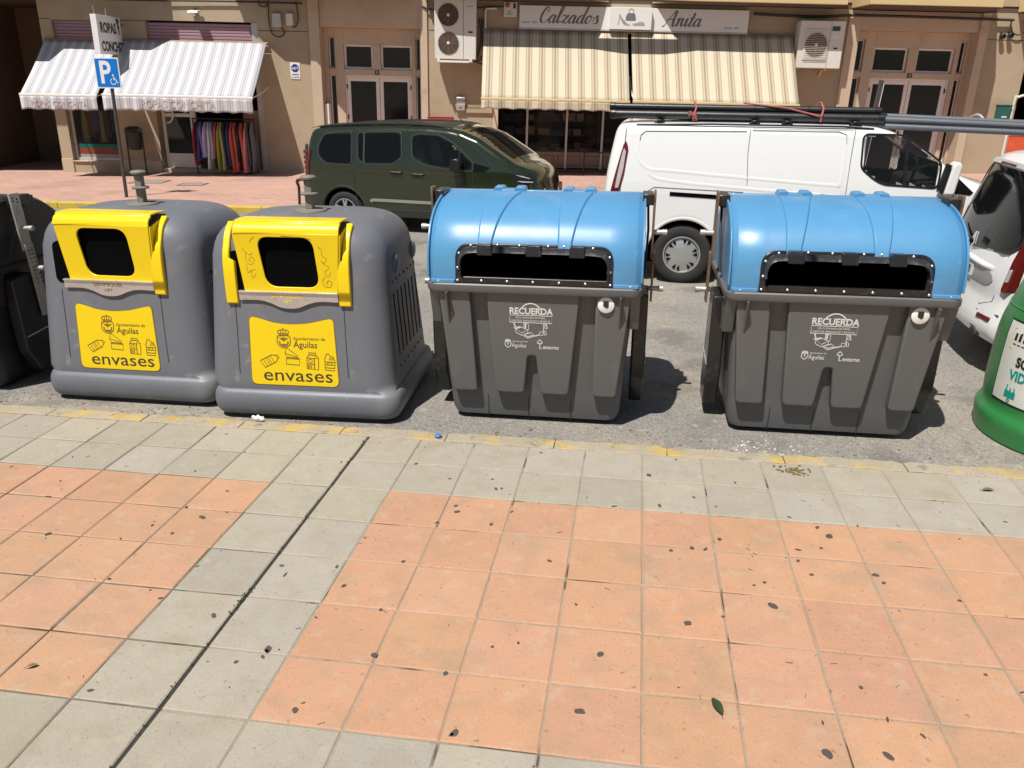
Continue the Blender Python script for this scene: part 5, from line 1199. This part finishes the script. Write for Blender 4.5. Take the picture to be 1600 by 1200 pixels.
def awning(s0, s1, h0, y0, h1, y1, mat, vh, label, words, wsize, wsx=1., hem_amp=.028):
    t = fthing('awning', s0, 0, h0, label, 'awning', None)
    w_ = s1 - s0; dh_, dy = h1 - h0, y1 - y0
    MB().grid(24, 14, lambda a, b: (a * w_, -(y0 + dy * b) , dh_ * b - .03 * math.sin(PI * b) - .008 * math.sin(a * 9 + b * 4) * math.sin(PI * b))).build('canopy', mat, t, smooth=60, solid=.004)
    MB().box(-.01, w_ + .01, -y1 - .035, -y1 + .02, dh_ - .035, dh_ + .022).build('front_bar', 'frame_white' if mat == 'awning_blue' else 'balcony_cream', t, bevel=.012)
    n = max(8, int(w_ / .05))
    V = lambda u, v: (u, -y1 - .028 - .018 * math.sin(u * 11) * max(0, -v) / vh - .01 * math.sin(u * 27) * max(0, -v) / vh, dh_ - .03 + v)
    va = MB().grid(n, 6, lambda a, b: V(a * w_, -b * (vh - hem_amp * abs(math.sin(a * w_ * PI / .36))))).build('valance', mat, t, smooth=70, solid=.003)
    if words: text(words, lambda u, v, d: (lambda p: (p[0], p[1] - .010 - d, p[2]))(V(w_ * .5 + u, v - vh * .70)), wsize, 'letter_red', va, sx=wsx)
    MB().cyl((-.03, -.06, .0), (w_ + .03, -.06, .0), .03, n=14).build('roller', 'cabinet_brown', t)
    for s_ in (.04, w_ - .04): MB().tube([(s_, -.02, -.95), (s_, -.55 * y1, dh_ + (-.95 - dh_) * .25), (s_, -y1 + .02, dh_ - .01)], .016, 8).build('arm', 'frame_white', t)
    return t
awning(.16, 1.86, 3.03, .10, 1.85, 1.5, 'awning_blue', .30, 'short grey and white striped awning at the far left with faded red lettering', 'ROPAS CONCHITA', .165, .88)
awning(1.99, 5.31, 3.05, .10, 1.88, 1.5, 'awning_blue', .31, 'long grey and white striped awning over hanging clothes, faded red lettering', 'ROPAS CONCHITA', .22, .88)
awning(10.38, 13.72, 3.46, .10, 1.98, 1.22, 'awning_cream', .20, 'cream striped awning left of the pair under the shoe shop sign', None, 0)
awning(13.80, 17.55, 3.48, .10, 1.99, 1.22, 'awning_cream', .20, 'cream striped awning right of the pair, partly hidden by the van load', None, 0)

# projecting shop sign
t = fthing('blade_sign', 1.94, 0, 3.12, 'white projecting box sign reading ROPAS CONCHITA above the striped awnings', 'sign')
MB().box(-.065, .065, -1.32, -.18, -.40, .40).build('sign_box', 'sign_white', t, bevel=.006)
SG = lambda u, v, d: (.067 + d, -1.32 + u, v)
text('ROPAS', lambda u, v, d: SG(u + .12, v + .05, d), .29, 'letter_dark', t, align='LEFT', sx=.86, bold=.012)
text('CONCHITA', lambda u, v, d: SG(u + .10, v - .33, d), .28, 'letter_dark', t, align='LEFT', sx=.80, bold=.012)
mb = MB()
for (a, b, r_) in ((.98, .30, .06), (1.0, .20, .045), (.94, .34, .03), (1.03, .33, .035)): mb.prism(blob(a, b, r_, 1, 0, 12), SG, 0, .002)
for pts in ([(1.0, .2), (.97, .08), (.99, .03)], [(1.0, .2), (1.04, .1), (1.03, .04)], [(.99, .22), (1.05, .18)]): stroke(mb, pts, .025, SG, 0, .002)
mb.split('ink_figure', 'letter_dark', t, smooth=0)
for zz in (-.25, .25): MB().cyl((0, -.20, zz), (0, -.0, zz), .02).build('bracket', 'iron', t)
for a, b in ((-1.25, .12), (-.7, .1)): MB().tube([(0, a, .40), (.02, a - .05, .48), (.05, a - b, .55)], .006, 6).build('loose_wire', 'strap_clear', t)

# disabled parking sign
t = thing('parking_sign', (-8.215, 10.18, 0), 0, 'blue parking sign with a wheelchair symbol on a grey pole by the kerb', 'sign')
MB().cyl((0, 0, -.1), (.085, 0, 2.50), .032, n=16).build('pole', 'pole_grey', t)
PS = lambda u, v, d: (.062 + u + .02 * v, -.045 - d, 2.255 + v - .01 * u)
pl = MB().prism(rpoly([(-.245, -.265), (.245, -.265), (.245, .265), (-.245, .265)], .03), PS, 0, .012).build('sign_plate', 'sign_white', t, smooth=30)
MB().prism(rpoly([(-.225, -.245), (.225, -.245), (.225, .245), (-.225, .245)], .025), PS, .012, .0135).build('sign_face', 'sign_blue', pl, smooth=0)
text('P', lambda u, v, d: PS(u - .045, v - .17, d + .014), .54, 'sign_white', pl, sx=.86, bold=.012, ext=.001)
ic = MB(); K = lambda u, v, d: PS(.125 + u, -.125 + v, d)
ic.prism(circ(-.02, .085, .017, 12), K, .0136, .015)
for pts in ([(-.018, .062), (-.012, .01), (.03, .008), (.05, -.045), (.068, -.042)], [(-.015, .038), (.022, .036)]): stroke(ic, pts, .015, K, .0136, .015)
stroke(ic, [(-.03 + .05 * math.cos(a), -.022 + .05 * math.sin(a)) for a in np.linspace(1.9, 6.0, 18)], .012, K, .0136, .015)
ic.build('wheelchair_symbol', 'sign_white', pl, smooth=0)
for zz in (2.1, 2.4): MB().box(.02, .11, -.045, .03, zz, zz + .03).build('clamp', 'galv', t)

# litter bin
t = fthing('litter_bin', 2.08, -.42, 0, 'black litter bin on a post under the awnings at the left', 'litter bin')
MB().lathe([(.13, .62), (.15, .66), (.17, 1.0), (.175, 1.01), (.175, 1.03), (.15, 1.03), (.13, .68)], n=24).build('bucket', 'trim_matt', t)
MB().lathe([(.18, 1.05), (.185, 1.07), (.12, 1.15), (.001, 1.16)], n=24).build('lid', 'trim_matt', t)
for s_ in (-1, 1): MB().tube([(s_ * .19, .0, -.1), (s_ * .19, 0, 1.08), (s_ * .17, 0, 1.12)], .02, 10).build('post', 'iron', t)
# floodlight
t = fthing('floodlight', 3.72, -.05, 3.70, 'small white floodlight fixed to the wall above the long striped awning', 'light')
MB().prism([(-.0, .03), (-.20, .0), (-.22, -.05), (-.02, -.03)], lambda u, v, d: (d, u, v), -.12, .12).build('housing', 'ac_white', t, smooth=0, bevel=.01)
MB().prism([(-.03, -.032), (-.21, -.052), (-.212, -.058), (-.03, -.038)], lambda u, v, d: (d, u, v), -.10, .10).build('lens', 'lamp_white', t, smooth=0); MB().box(-.03, .03, -.03, .05, -.06, .06).build('bracket', 'iron', t)
# meter boxes and cables
for (s_, h_, a, b, lb, m_) in ((5.59, 3.56, .21, .30, 'grey electric junction box with cables, left of the smaller white one', 'galv'), (5.89, 3.58, .16, .26, 'small white junction box right of the grey one on the wall', 'ac_white')):
    t = fthing('junction_box', s_, 0, h_, lb, 'junction box', 'junction boxes on the facade')
    MB().box(-a / 2, a / 2, -.10, -.001, -b / 2, b / 2).build('case', m_, t, bevel=.012); MB().box(-a / 2 + .01, a / 2 - .01, -.108, -.10, -b / 2 + .01, b / 2 - .01).build('cover', m_, t, bevel=.006)
def cable(pts, label, r=.014):
    c = FM @ Vector(pts[0]); o = MB().tube([Vector(p) - Vector(pts[0]) for p in [tuple(q) for q in catmull3(pts)]], r, 6).build('cable', 'cable'); o.matrix_world = fm(*pts[0]); tag(o, label, 'cable', 'cables on the facade')
def catmull3(pts, n=6):
    out = []; P = [Vector(p) for p in pts]
    for i in range(len(P) - 1):
        p0, p1, p2, p3 = P[max(i - 1, 0)], P[i], P[i + 1], P[min(i + 2, len(P) - 1)]
        for k in range(n):
            t = k / n; out.append(.5 * ((2 * p1) + (p2 - p0) * t + (2 * p0 - 5 * p1 + 4 * p2 - p3) * t * t + (3 * p1 - p0 - 3 * p2 + p3) * t ** 3))
    return out + [P[-1]]
cable([(5.42, -.04, 3.97), (5.40, -.05, 3.6), (5.45, -.05, 3.28), (5.62, -.06, 3.20), (5.75, -.06, 3.3), (5.66, -.05, 3.42)], 'black cable looping below the grey junction box')
cable([(6.05, -.04, 3.97), (6.08, -.05, 3.6), (6.0, -.06, 3.42), (5.92, -.05, 3.46)], 'black cable dropping right of the white junction box')
cable([(5.2, -.04, 3.97), (5.22, -.07, 3.86), (5.36, -.07, 3.84), (5.42, -.04, 3.95)], 'short cable loop under the balcony above the long striped awning')
cable([(.4, -.06, 3.93), (2.5, -.07, 3.91), (4.6, -.06, 3.93), (6.2, -.07, 3.92)], 'dark cable run along the facade top above the clothes shop', .02)
cable([(8.95, -.05, 3.92), (9.15, -.08, 3.86), (9.4, -.08, 3.87), (11.0, -.07, 3.97)], 'dark cable sagging to the double fan air conditioner', .02)
cable([(16.6, -.08, 3.93), (18.0, -.09, 3.90), (18.9, -.10, 3.95), (20.5, -.10, 3.95), (22.6, -.09, 3.93)], 'thick dark cable run above the right-hand street door', .03)
cable([(22.55, -.06, 3.95), (22.62, -.07, 3.7), (22.8, -.07, 3.62), (22.95, -.07, 3.75), (22.85, -.06, 3.9)], 'cable loop on the wall at the upper right')
for s_, h_ in ((22.42, 3.58), (22.60, 3.60)):
    t = fthing('wall_spotlight', s_, 0, h_, 'black spotlight of the pair at the upper right of the facade' if s_ < 22.5 else 'second black spotlight, beside the cable loop at the upper right', 'spotlight', 'spotlights at the upper right')
    MB().lathe([(.03, 0), (.055, -.05), (.06, -.14), (.05, -.15), (.045, -.12)], n=16, axis='y').build('hood', 'iron', t); MB().box(-.02, .02, -.03, 0, -.02, .08).build('bracket', 'iron', t)
# alarm sticker plate
t = fthing('alarm_plate', 5.925, 0, 2.47, 'white security plate with a blue octagon on the sunlit wall left of the street door', 'sign')
MB().box(-.115, .115, -.012, -.001, -.185, .185).build('plate', 'sign_white', t, bevel=.004)
oc = MB().prism([(.095 * math.cos(PI / 8 + k * PI / 4), .06 + .095 * math.sin(PI / 8 + k * PI / 4)) for k in range(8)], XZ(-.0125), -.0015, 0).build('octagon', 'adt_blue', t, smooth=0)
text('ADT', lambda u, v, d: (u, -.0155 - d, .032 + v), .075, 'sign_white', oc, bold=.002)
text('ALARMA', lambda u, v, d: (u, -.0135 - d, -.155 + v), .05, 'adt_blue', t)
MB().box(-.08, .08, -.0140, -.0125, -.09, -.07).build('plate_line', 'adt_blue', t, smooth=0)

# air conditioners
def fan(t, x, z, y, r, n=5):
    o = MB().lathe([(r, -.012), (r, .0), (r * .97, .0)], (x, y, z), 36, 'y', cap=False).build('fan_ring', 'ac_dark', t)
    MB().lathe([(r * .985, .02), (.001, .02)], (x, y - .0245, z), 36, 'y').build('fan_backing', 'ac_dark', o, smooth=0)
    mb = MB()
    for k in range(9): mb.lathe([(r * (k + 1) / 9.5 - .003, -.010), (r * (k + 1) / 9.5 + .003, -.010)], (x, y - .004, z), 36, 'y', cap=False)
    for k in range(8):
        a = k * PI / 4; mb.cyl((x, y - .012, z), (x + r * math.cos(a), y - .012, z + r * math.sin(a)), .003, n=5)
    mb.build('fan_guard', 'cabinet_brown', o, smooth=0)
    for k in range(3):
        a = k * 2.1; MB().prism([(x + .2 * r * math.cos(a), z + .2 * r * math.sin(a)), (x + .9 * r * math.cos(a + .3), z + .9 * r * math.sin(a + .3)), (x + .92 * r * math.cos(a + .8), z + .92 * r * math.sin(a + .8)), (x + .25 * r * math.cos(a + .9), z + .25 * r * math.sin(a + .9))], XZ(y - .008), 0, .002).build('fan_blade', 'cable', o, smooth=0)
    MB().lathe([(r * .15, -.02), (r * .12, -.026), (.001, -.027)], (x, y, z), 16, 'y').build('fan_hub', 'ac_white', o)
t = fthing('air_conditioner', 9.27, 0, 2.80, 'tall white air conditioner with two dark fans beside the left street door', 'air conditioner')
MB().box(0, .95, -.45, -.10, 0, 1.5).build('casing', 'ac_white', t, bevel=.012)
for zz in (.93, .34): fan(t, .315, zz, -.452, .235)
MB().box(.655, .662, -.454, -.449, .01, 1.49).build('panel_gap', 'ac_dark', t, smooth=0); MB().box(.77, .87, -.456, -.449, .565, .595).build('grip', 'black_void', t, smooth=0)
MB().box(.06, .12, -.5, 0, -.06, -.002).build('bracket', 'frame_white', t, bevel=.005); MB().box(.80, .86, -.5, 0, -.06, -.002).build('bracket', 'frame_white', t, bevel=.005); MB().box(.10, .80, -.50, -.46, -.075, -.03).build('bracket_rail', 'frame_white', t, bevel=.005)
MB().box(.73, .88, -.4525, -.449, 1.11, 1.122).build('badge', 'sign_grey', t, smooth=0)
t = fthing('drain_pipe', 10.42, 0, 3.4, 'cream pipe and cables running down the wall beside the double fan air conditioner', 'pipe')
MB().tube([(.25, -.05, .52), (.02, -.05, .52), (0, -.05, .46), (-.02, -.05, -.2), (-.1, -.05, -.5)], .032, 8).build('pipe_run', 'ac_white', t)
for k in range(3): MB().tube(catmull3([(-.15 + .05 * k, -.06, .3), (-.1 + .04 * k, -.08, -.1), (-.16 + .07 * k, -.08, -.45 - .1 * k), (-.25, -.06, -.62)]), .013, 6).build('loose_cable', 'cable', t)
t = fthing('air_conditioner', 17.61, 0, 2.79, 'white air conditioner with a square grille right of the cream awnings', 'air conditioner')
MB().box(0, 1.03, -.40, -.08, 0, 1.01).build('casing', 'ac_white', t, bevel=.012)
MB().box(.12, .68, -.415, -.399, .17, .84).build('grille_plate', 'ac_white', t, bevel=.008)
fan(t, .40, .50, -.418, .25)
for k in range(16): MB().box(.14, .66, -.446, -.442, .22 + k * .038, .228 + k * .038).build('grille_bar', 'ac_white', t, smooth=0)
MB().box(.73, .91, -.404, -.399, .80, .90).build('logo_plate', 'mail_green', t, smooth=0); MB().box(.70, .705, -.404, -.399, .02, .99).build('panel_gap', 'ac_dark', t, smooth=0); MB().box(.82, .90, -.404, -.399, .42, .45).build('grip', 'black_void', t, smooth=0)
MB().box(.72, .9, -.403, -.399, .66, .70).build('label', 'sign_white', t, smooth=0)
for a in (.08, .72): MB().tube([(a, -.35, -.02), (a, -.12, -.03), (a - .02, -.02, -.16)], .028, 8).build('bracket', 'balcony_cream', t)
# small fittings between the doors
t = fthing('alarm_box', 10.99, 0, 3.90, 'white alarm box with a red lamp left of the shoe shop sign', 'alarm')
MB().box(-.155, .155, -.09, -.001, -.16, .16).build('case', 'ac_white', t, bevel=.012); MB().lathe([(.055, 0), (.05, -.03), (.001, -.04)], (-.07, -.09, .09), 16, 'y').build('lamp', 'red_paint', t); MB().box(.06, .12, -.094, -.089, .02, .13).build('panel', 'cable', t, smooth=0)
mb = MB(); stroke(mb, [(-.09, -.10), (.04, -.10)], .02, XZ(-.0905), -.002, 0); stroke(mb, [(-.06, -.03), (-.025, -.06), (.01, -.03), (-.025, -.07)], .015, XZ(-.0905), -.002, 0); mb.split('emblem', 'sign_grey', t, smooth=0)
t = fthing('letter_box', 9.845, 0, 1.825, 'small grey metal letter box on the shaded wall below the double fan unit', 'letter box')
MB().box(-.105, .105, -.09, -.001, -.155, .15).build('case', 'galv', t, bevel=.015); MB().box(-.10, .10, -.094, -.089, -.02, .04).build('label_strip', 'sign_white', t, smooth=0); MB().box(-.05, .04, -.094, -.089, -.10, -.085).build('slot', 'black_void', t, smooth=0)
t = fthing('red_board', 9.35, 0, 1.43, 'dull red board on the wall above the green car roof', 'board'); MB().box(-.30, .30, -.06, -.001, -.09, .07).build('panel', 'red_paint', t, bevel=.008); MB().box(-.31, .31, -.07, -.0, .071, .09).build('top_rail', 'red_paint', t, bevel=.004)
t = fthing('letter_box', 22.84, 0, 1.92, 'dark green letter box on the sunlit wall at the far right', 'letter box')
MB().box(-.16, .16, -.12, -.001, -.16, .14).build('case', 'mail_green', t, bevel=.01); MB().box(-.17, .17, -.13, -.0, .141, .17).build('roof', 'mail_green', t, bevel=.006); MB().box(-.05, .07, -.124, -.119, -.12, -.09).build('label', 'sign_white', t, smooth=0)
fpart('notice_board', 'poster_red', 23.16, 24.4, .05, .08, .2, 1.38, .004); fpart('notice_top', 'cabinet_brown', 23.16, 24.4, .04, .08, 1.381, 1.60, .004)
t = fthing('bent_pipe', 23.08, 0, 2.25, 'cream pipe bending across the wall corner at the far right', 'pipe'); MB().tube(catmull3([(-.02, -.05, -1.5), (-.02, -.05, -.1), (.05, -.06, .02), (.5, -.08, .15), (.9, -.08, .25)]), .03, 8).build('pipe_run', 'ac_white', t)
t = fthing('upright_post', 19.30, -.9, 1.2, 'dark upright board edge standing in front of the right street door', 'post'); MB().prism([(-.07, -1.3), (.03, -1.3), (.20, 1.35), (.10, 1.38)], XZ(0), -.03, .03).build('post', 'pole_grey', t, bevel=.01); MB().prism([(.032, -1.3), (.045, -1.3), (.21, 1.28), (.20, 1.30)], XZ(0), -.03, .03).build('edge_strip', 'tissue', t, smooth=0)

# shoe shop sign with script lettering
t = fthing('shop_sign', 11.2, 0, 3.52, 'long white shop sign in grey script with a handbag and shoes in the middle', 'sign')
MB().box(0, 5.28, -.13, -.001, 0, .475).build('board', 'sign_white', t, bevel=.006); MB().box(2.08, 3.03, -.26, -.13, .005, .47).build('centre_box', 'sign_white', t, bevel=.006)
MB().box(-.02, 5.30, -.14, -.0, -.03, -.002).build('frame_rail', 'alu', t, bevel=.004)
SF = XZ(-.1305)
GL = {'C': ([[(.50, .62), (.56, .74), (.50, .86), (.36, .84), (.16, .56), (.10, .24), (.20, .02), (.40, .04), (.58, .22)], [(.50, .62), (.44, .66), (.44, .74)]], .60),
      'a': ([[(.42, .40), (.30, .46), (.12, .30), (.06, .10), (.16, .0), (.30, .12), (.44, .44)], [(.44, .44), (.36, .12), (.42, .0), (.56, .14)]], .54),
      'l': ([[(.0, .14), (.22, .5), (.36, .86), (.30, .95), (.20, .78), (.08, .2), (.14, .0), (.28, .14)]], .28),
      'z': ([[(.06, .36), (.16, .45), (.28, .40), (.44, .44), (.30, .24), (.10, .03), (.24, .06), (.36, .0), (.50, .12)]], .50),
      'd': ([[(.42, .40), (.30, .46), (.12, .30), (.06, .10), (.16, .0), (.30, .12), (.44, .44)], [(.62, .96), (.44, .40), (.36, .10), (.42, .0), (.56, .14)]], .54),
      'o': ([[(.34, .44), (.16, .38), (.06, .14), (.18, .0), (.36, .16), (.40, .36), (.30, .44), (.40, .36), (.54, .38)]], .52),
      's': ([[(.0, .14), (.24, .46), (.28, .30), (.34, .12), (.22, .0), (.06, .06)]], .40),
      'A': ([[(.0, .02), (.10, .0), (.34, .40), (.70, .88), (.66, .40), (.66, .06), (.76, .0), (.88, .10)], [(.22, .34), (.46, .38), (.70, .34)]], .86),
      'n': ([[(.0, .34), (.14, .45), (.12, .25), (.06, .0)], [(.08, .14), (.26, .42), (.38, .42), (.34, .16), (.40, .0), (.54, .14)]], .52),
      'i': ([[(.04, .30), (.16, .44), (.10, .12), (.16, .0), (.30, .14)], [(.20, .62), (.24, .66)]], .28),
      't': ([[(.30, .76), (.16, .30), (.10, .08), (.18, .0), (.34, .14)], [(.02, .46), (.38, .48)]], .32)}
def script(word, x, z, H, parent):
    for ch in word:
        mb = MB(); strokes, adv = GL[ch]
        for st_ in strokes:
            pts = catmull([(x + u * H * .92 + v * H * .22, z + v * H) for u, v in st_], 6); wd = []
            for i in range(len(pts)):
                a, b = Vector(pts[max(i - 1, 0)]), Vector(pts[min(i + 1, len(pts) - 1)]); d = (b - a); wd.append(H * (.045 + .10 * (max(0, -d.y / (d.length + 1e-9)) ** 1.5)))
            stroke(mb, pts, wd, SF, -.003, 0)
        mb.build('script_letter', 'sign_grey', parent, smooth=0); x += adv * H * .92
    return x
script('Calzados', .44, .115, .38, t); script('Anita', 3.30, .105, .38, t)
text('Desde 1929', lambda u, v, d: (.05 + u, -.1315 - d, .10 + v), .072, 'sign_grey', t, align='LEFT', shear=.3); text('Desde 1929', lambda u, v, d: (4.72 + u, -.1315 - d, .07 + v), .072, 'sign_grey', t, align='LEFT', shear=.3)
CF = XZ(-.2605); mb = MB(); stroke(mb, [(2.30, .32), (2.28, .18), (2.26, .10)], .022, CF, -.002, 0); mb.prism(rpoly([(2.27, .33), (2.33, .27), (2.45, .14), (2.56, .10), (2.52, .085), (2.40, .10), (2.32, .20)], .02, 3), CF, -.002, 0); mb.build('shoe_picture', 'galv', t, smooth=0)
mb = MB(); mb.prism(rpoly([(2.42, .19), (2.67, .19), (2.64, .35), (2.46, .35)], .04, 4), CF, -.002, 0); stroke(mb, [(2.50, .35), (2.50, .42), (2.55, .44), (2.60, .42), (2.60, .35)], .016, CF, -.002, 0); stroke(mb, [(2.43, .27), (2.66, .27)], .012, CF, -.003, 0); mb.build('handbag_picture', 'sign_grey', t, smooth=0)
MB().prism(rpoly([(2.60, .10), (2.60, .13), (2.70, .15), (2.76, .18), (2.86, .16), (2.88, .09), (2.76, .09), (2.68, .085)], .015, 3), CF, -.002, 0).build('shoe_picture', 'galv', t, smooth=0)

# shoe shop front: glazing, cabinet, shelves of boxes
for s_ in (10.62, 11.45, 12.42, 13.3, 14.6, 16.0, 17.44): fpart('shop_mullion', 'alu', s_ - .025, s_ + .025, .22, .28, .34, 3.4)
fpart('shop_jamb', 'marble_light', 10.605, 10.74, .0, .21, -.3, 3.40)
fpart('shop_glazing', MT['shop_glass'], 10.65, 17.4, .245, .252, .74, 3.4, 0)
cb_ = fpart('shop_cabinet', 'cabinet_brown', 10.74, 13.6, .26, .9, .36, .74)
for k in range(4): MB().frame([(10.9 + k * .66, .42), (11.48 + k * .66, .42), (11.48 + k * .66, .66), (10.9 + k * .66, .66)], [(10.915 + k * .66, .435), (11.465 + k * .66, .435), (11.465 + k * .66, .645), (10.915 + k * .66, .645)], XZ(.258), -.003, .01).build('panel_frame', 'wood_dark', cb_, smooth=0)
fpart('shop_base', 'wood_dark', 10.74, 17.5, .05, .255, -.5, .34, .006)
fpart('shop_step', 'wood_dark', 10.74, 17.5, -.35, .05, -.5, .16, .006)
sh = fthing('shelf_unit', 10.8, 1.0, .74, 'dark shelf unit behind the shoe shop window', 'shelves')
for k in range(4): MB().box(0, 2.5, 0, .35, k * .34, k * .34 + .02).build('shelf', 'wood_dark', sh, smooth=0)
for xx in (0, 1.24, 2.48): MB().box(xx, xx + .02, 0, .36, -.2, 1.3).build('upright', 'wood_dark', sh, smooth=0)
bcols = ['cardboard', 'wood_dark', 'cabinet_brown', 'seat_blue', 'bench_wood', 'cabinet_brown', 'label_black', 'pole_grey']
proto = None
for k in range(4):
    x_ = .05
    while x_ < 2.3:
        w_ = random.uniform(.16, .32); hh = random.uniform(.09, .2); m_ = random.choice(bcols)
        t = fthing('shoe_box', 10.8 + x_, 1.02, .762 + k * .34, 'shoe box standing on the dark shelves behind the shoe shop window', 'box', 'shoe boxes in the shop window')
        MB().box(0, w_, 0, .28, 0, hh * .75).build('base', m_, t, smooth=0); MB().box(-.004, w_ + .004, -.004, .284, hh * .75 + .001, hh).build('lid', m_, t, smooth=0); x_ += w_ + random.uniform(.03, .12)
for k, (xx, hh) in enumerate(((11.1, .9), (11.9, .98), (12.3, .92), (12.9, .95))):
    t = fthing('display_shoe', xx, .55, .741, ('first', 'second', 'third', 'fourth')[k] + ' shoe from the left on the ledge of the shoe shop window', 'shoe', 'shoes on display')
    MB().loft([[(-.11, -.03, 0), (-.11, .03, 0), (-.11, .03, .09), (-.11, -.03, .09)], [(-.02, -.035, 0), (-.02, .035, 0), (-.02, .03, .08), (-.02, -.03, .08)], [(.06, -.04, 0), (.06, .04, 0), (.06, .03, .045), (.06, -.03, .045)], [(.14, -.015, 0), (.14, .015, 0), (.14, .012, .02), (.14, -.012, .02)]]).build('upper', random.choice(['cabinet_brown', 'label_black', 'poster_red']), t, bevel=.008)
    MB().box(-.11, .14, -.04, .04, -.02 + .02, .004).build('sole', 'label_black', t, smooth=0)
t = fthing('shop_trolley', 13.05, -.45, .10, 'black wire trolley standing before the shoe shop window', 'trolley')
MB().tube(catmull3([(-.22, 0, 0), (-.22, 0, .62), (-.17, 0, .70), (.17, 0, .70), (.22, 0, .62), (.22, 0, 0)]), .018, 8).build('frame', 'iron', t)
MB().box(-.20, .20, .0, .3, .10, .12).build('tray', 'iron', t)
for a in (-.2, .2): MB().lathe([(.05, -.012), (.05, .012)], (a, .02, -.02), 16, 'y').build('caster', 'iron', t)

# clothes rail with garments
rk = fthing('clothes_rail', 3.45, -.30, .16, 'black clothes rail full of garments under the long striped awning', 'clothes rail')
MB().tube([(0, 0, 1.20), (1.5, 0, 1.20)], .016, 8).build('rail', 'iron', rk)
for a in (.02, 1.48):
    MB().tube([(a, 0, -.28), (a, 0, 1.20)], .016, 8).build('post', 'iron', rk); MB().tube([(a, -.22, -.27), (a, .22, -.27)], .016, 8).build('foot', 'iron', rk)
GC = [((.30, .035, .05), 'dark red', 1.0), ((.07, .09, .25), 'navy', .9), ((.16, .17, .42), 'violet blue', .82), ((.42, .42, .68), 'lilac', .80), ((.66, .64, .62), 'pale grey', 1.08), ((.40, .52, .70), 'sky blue', .85), ((.45, .10, .12), 'raspberry', .8), ((.34, .40, .05), 'lime green', 1.14), ((.40, .42, .20), 'olive yellow', 1.1),
      ((.03, .03, .05), 'black', .95), ((.05, .06, .14), 'midnight blue', 1.0), ((.62, .13, .09), 'coral red', 1.15), ((.60, .16, .12), 'salmon red', 1.12), ((.04, .03, .035), 'charcoal', .9), ((.66, .12, .10), 'bright coral', 1.16), ((.70, .34, .28), 'pale salmon', 1.14), ((.10, .09, .12), 'slate', 1.0), ((.16, .16, .18), 'dark grey', 1.12)]
for k, (c, nm, L_) in enumerate(GC):
    mk('cloth_%d' % k, c, .85, var=.25, vs_=14)
    x_ = .07 + k * .08
    t = fthing('hanging_garment', 3.45 + x_, -.30, .16 + 1.20, nm + ' garment on the clothes rail outside the clothes shop', 'garment', 'garments on the clothes rail')
    ph = random.random() * 6; wd = random.uniform(.04, .06)
    def gr(a, b):
        ang = 2 * PI * a; zz = -.07 - L_ * b; ex = wd * (.35 + .65 * min(1, b * 3)) * (1 + .35 * math.sin(ang * 3 + ph) * b); ey = .20 * (.35 + .65 * min(1, b * 6)) * (1 + .12 * b)
        return (ex * math.cos(ang) + .02 * math.sin(b * 4 + ph), ey * math.sin(ang), zz)
    MB().grid(24, 12, gr).build('cloth', 'cloth_%d' % k, t, smooth=70)
    MB().tube([(0, -.17, -.085), (0, 0, -.03), (0, .17, -.085)], .008, 6).tube([(0, 0, -.03), (0, 0, 0), (.0, .02, .022)], .004, 6).build('hanger', 'iron', t)
# stock inside the left display window and shop
for k in range(7):
    mk('print_%d' % k, random.choice([(.3, .28, .25), (.08, .05, .04), (.25, .06, .05), (.35, .3, .1), (.1, .1, .16)]), .85, var=.9, vs_=22)
    t = fthing('display_garment', .52 + k * .14, .42 + .05 * (k % 2), 1.5 + .12 * (k % 3), 'patterned garment hung in the left shop window', 'garment', 'garments in the left shop window')
    MB().grid(16, 8, lambda a, b: (.09 * math.cos(2 * PI * a) * (.5 + .5 * min(1, b * 3)), .05 * math.sin(2 * PI * a), -.05 - .75 * b)).build('cloth', 'print_%d' % k, t, smooth=70); MB().tube([(-.07, 0, -.06), (0, 0, 0), (.07, 0, -.06)], .006, 6).build('hanger', 'iron', t)
# bench end by the green car
t = thing('street_bench', (-4.55, 10.0, 0), math.radians(2), 'red-brown slatted bench with iron ends behind the green car', 'bench')
for k in range(5): MB().box(0, 1.7, -.02 - .025 * k * 0 + .30, .335, .48 + .095 * k, .55 + .095 * k).build('back_slat', 'bench_wood', t, bevel=.006)
for k in range(5): MB().box(0, 1.7, -.22 + .10 * k, -.14 + .10 * k, .42, .45).build('seat_slat', 'bench_wood', t, bevel=.006)
for a in (.04, 1.62): MB().tube(catmull3([(a, .38, 0), (a, .34, .3), (a, .30, .45), (a, .36, .95), (a, .40, 1.0)]), .028, 8).build('iron_end', 'iron', t); MB().tube(catmull3([(a, -.24, 0), (a, -.20, .3), (a, -.24, .42), (a, .3, .43)]), .026, 8).build('iron_leg', 'iron', t)
# manhole frames in the far pavement
for (x_, y_, a, b) in ((-9.2, 12.6, .7, .5), (-8.0, 12.3, .5, .35)):
    t = thing('drain_cover', (x_, y_, .001), .15, 'pale metal inspection cover in the far pavement, %s' % ('left and larger one' if a > .6 else 'right and smaller one'), 'drain cover', 'inspection covers')
    MB().box(-a / 2, a / 2, -b / 2, b / 2, 0, .006).build('cover', 'galv', t, smooth=0); MB().frame([(-a / 2 - .03, -b / 2 - .03), (a / 2 + .03, -b / 2 - .03), (a / 2 + .03, b / 2 + .03), (-a / 2 - .03, b / 2 + .03)], [(-a / 2 - .004, -b / 2 - .004), (a / 2 + .004, -b / 2 - .004), (a / 2 + .004, b / 2 + .004), (-a / 2 - .004, b / 2 + .004)], lambda u, v, d: (u, v, d), 0, .008).build('frame', 'pole_grey', t, smooth=0)
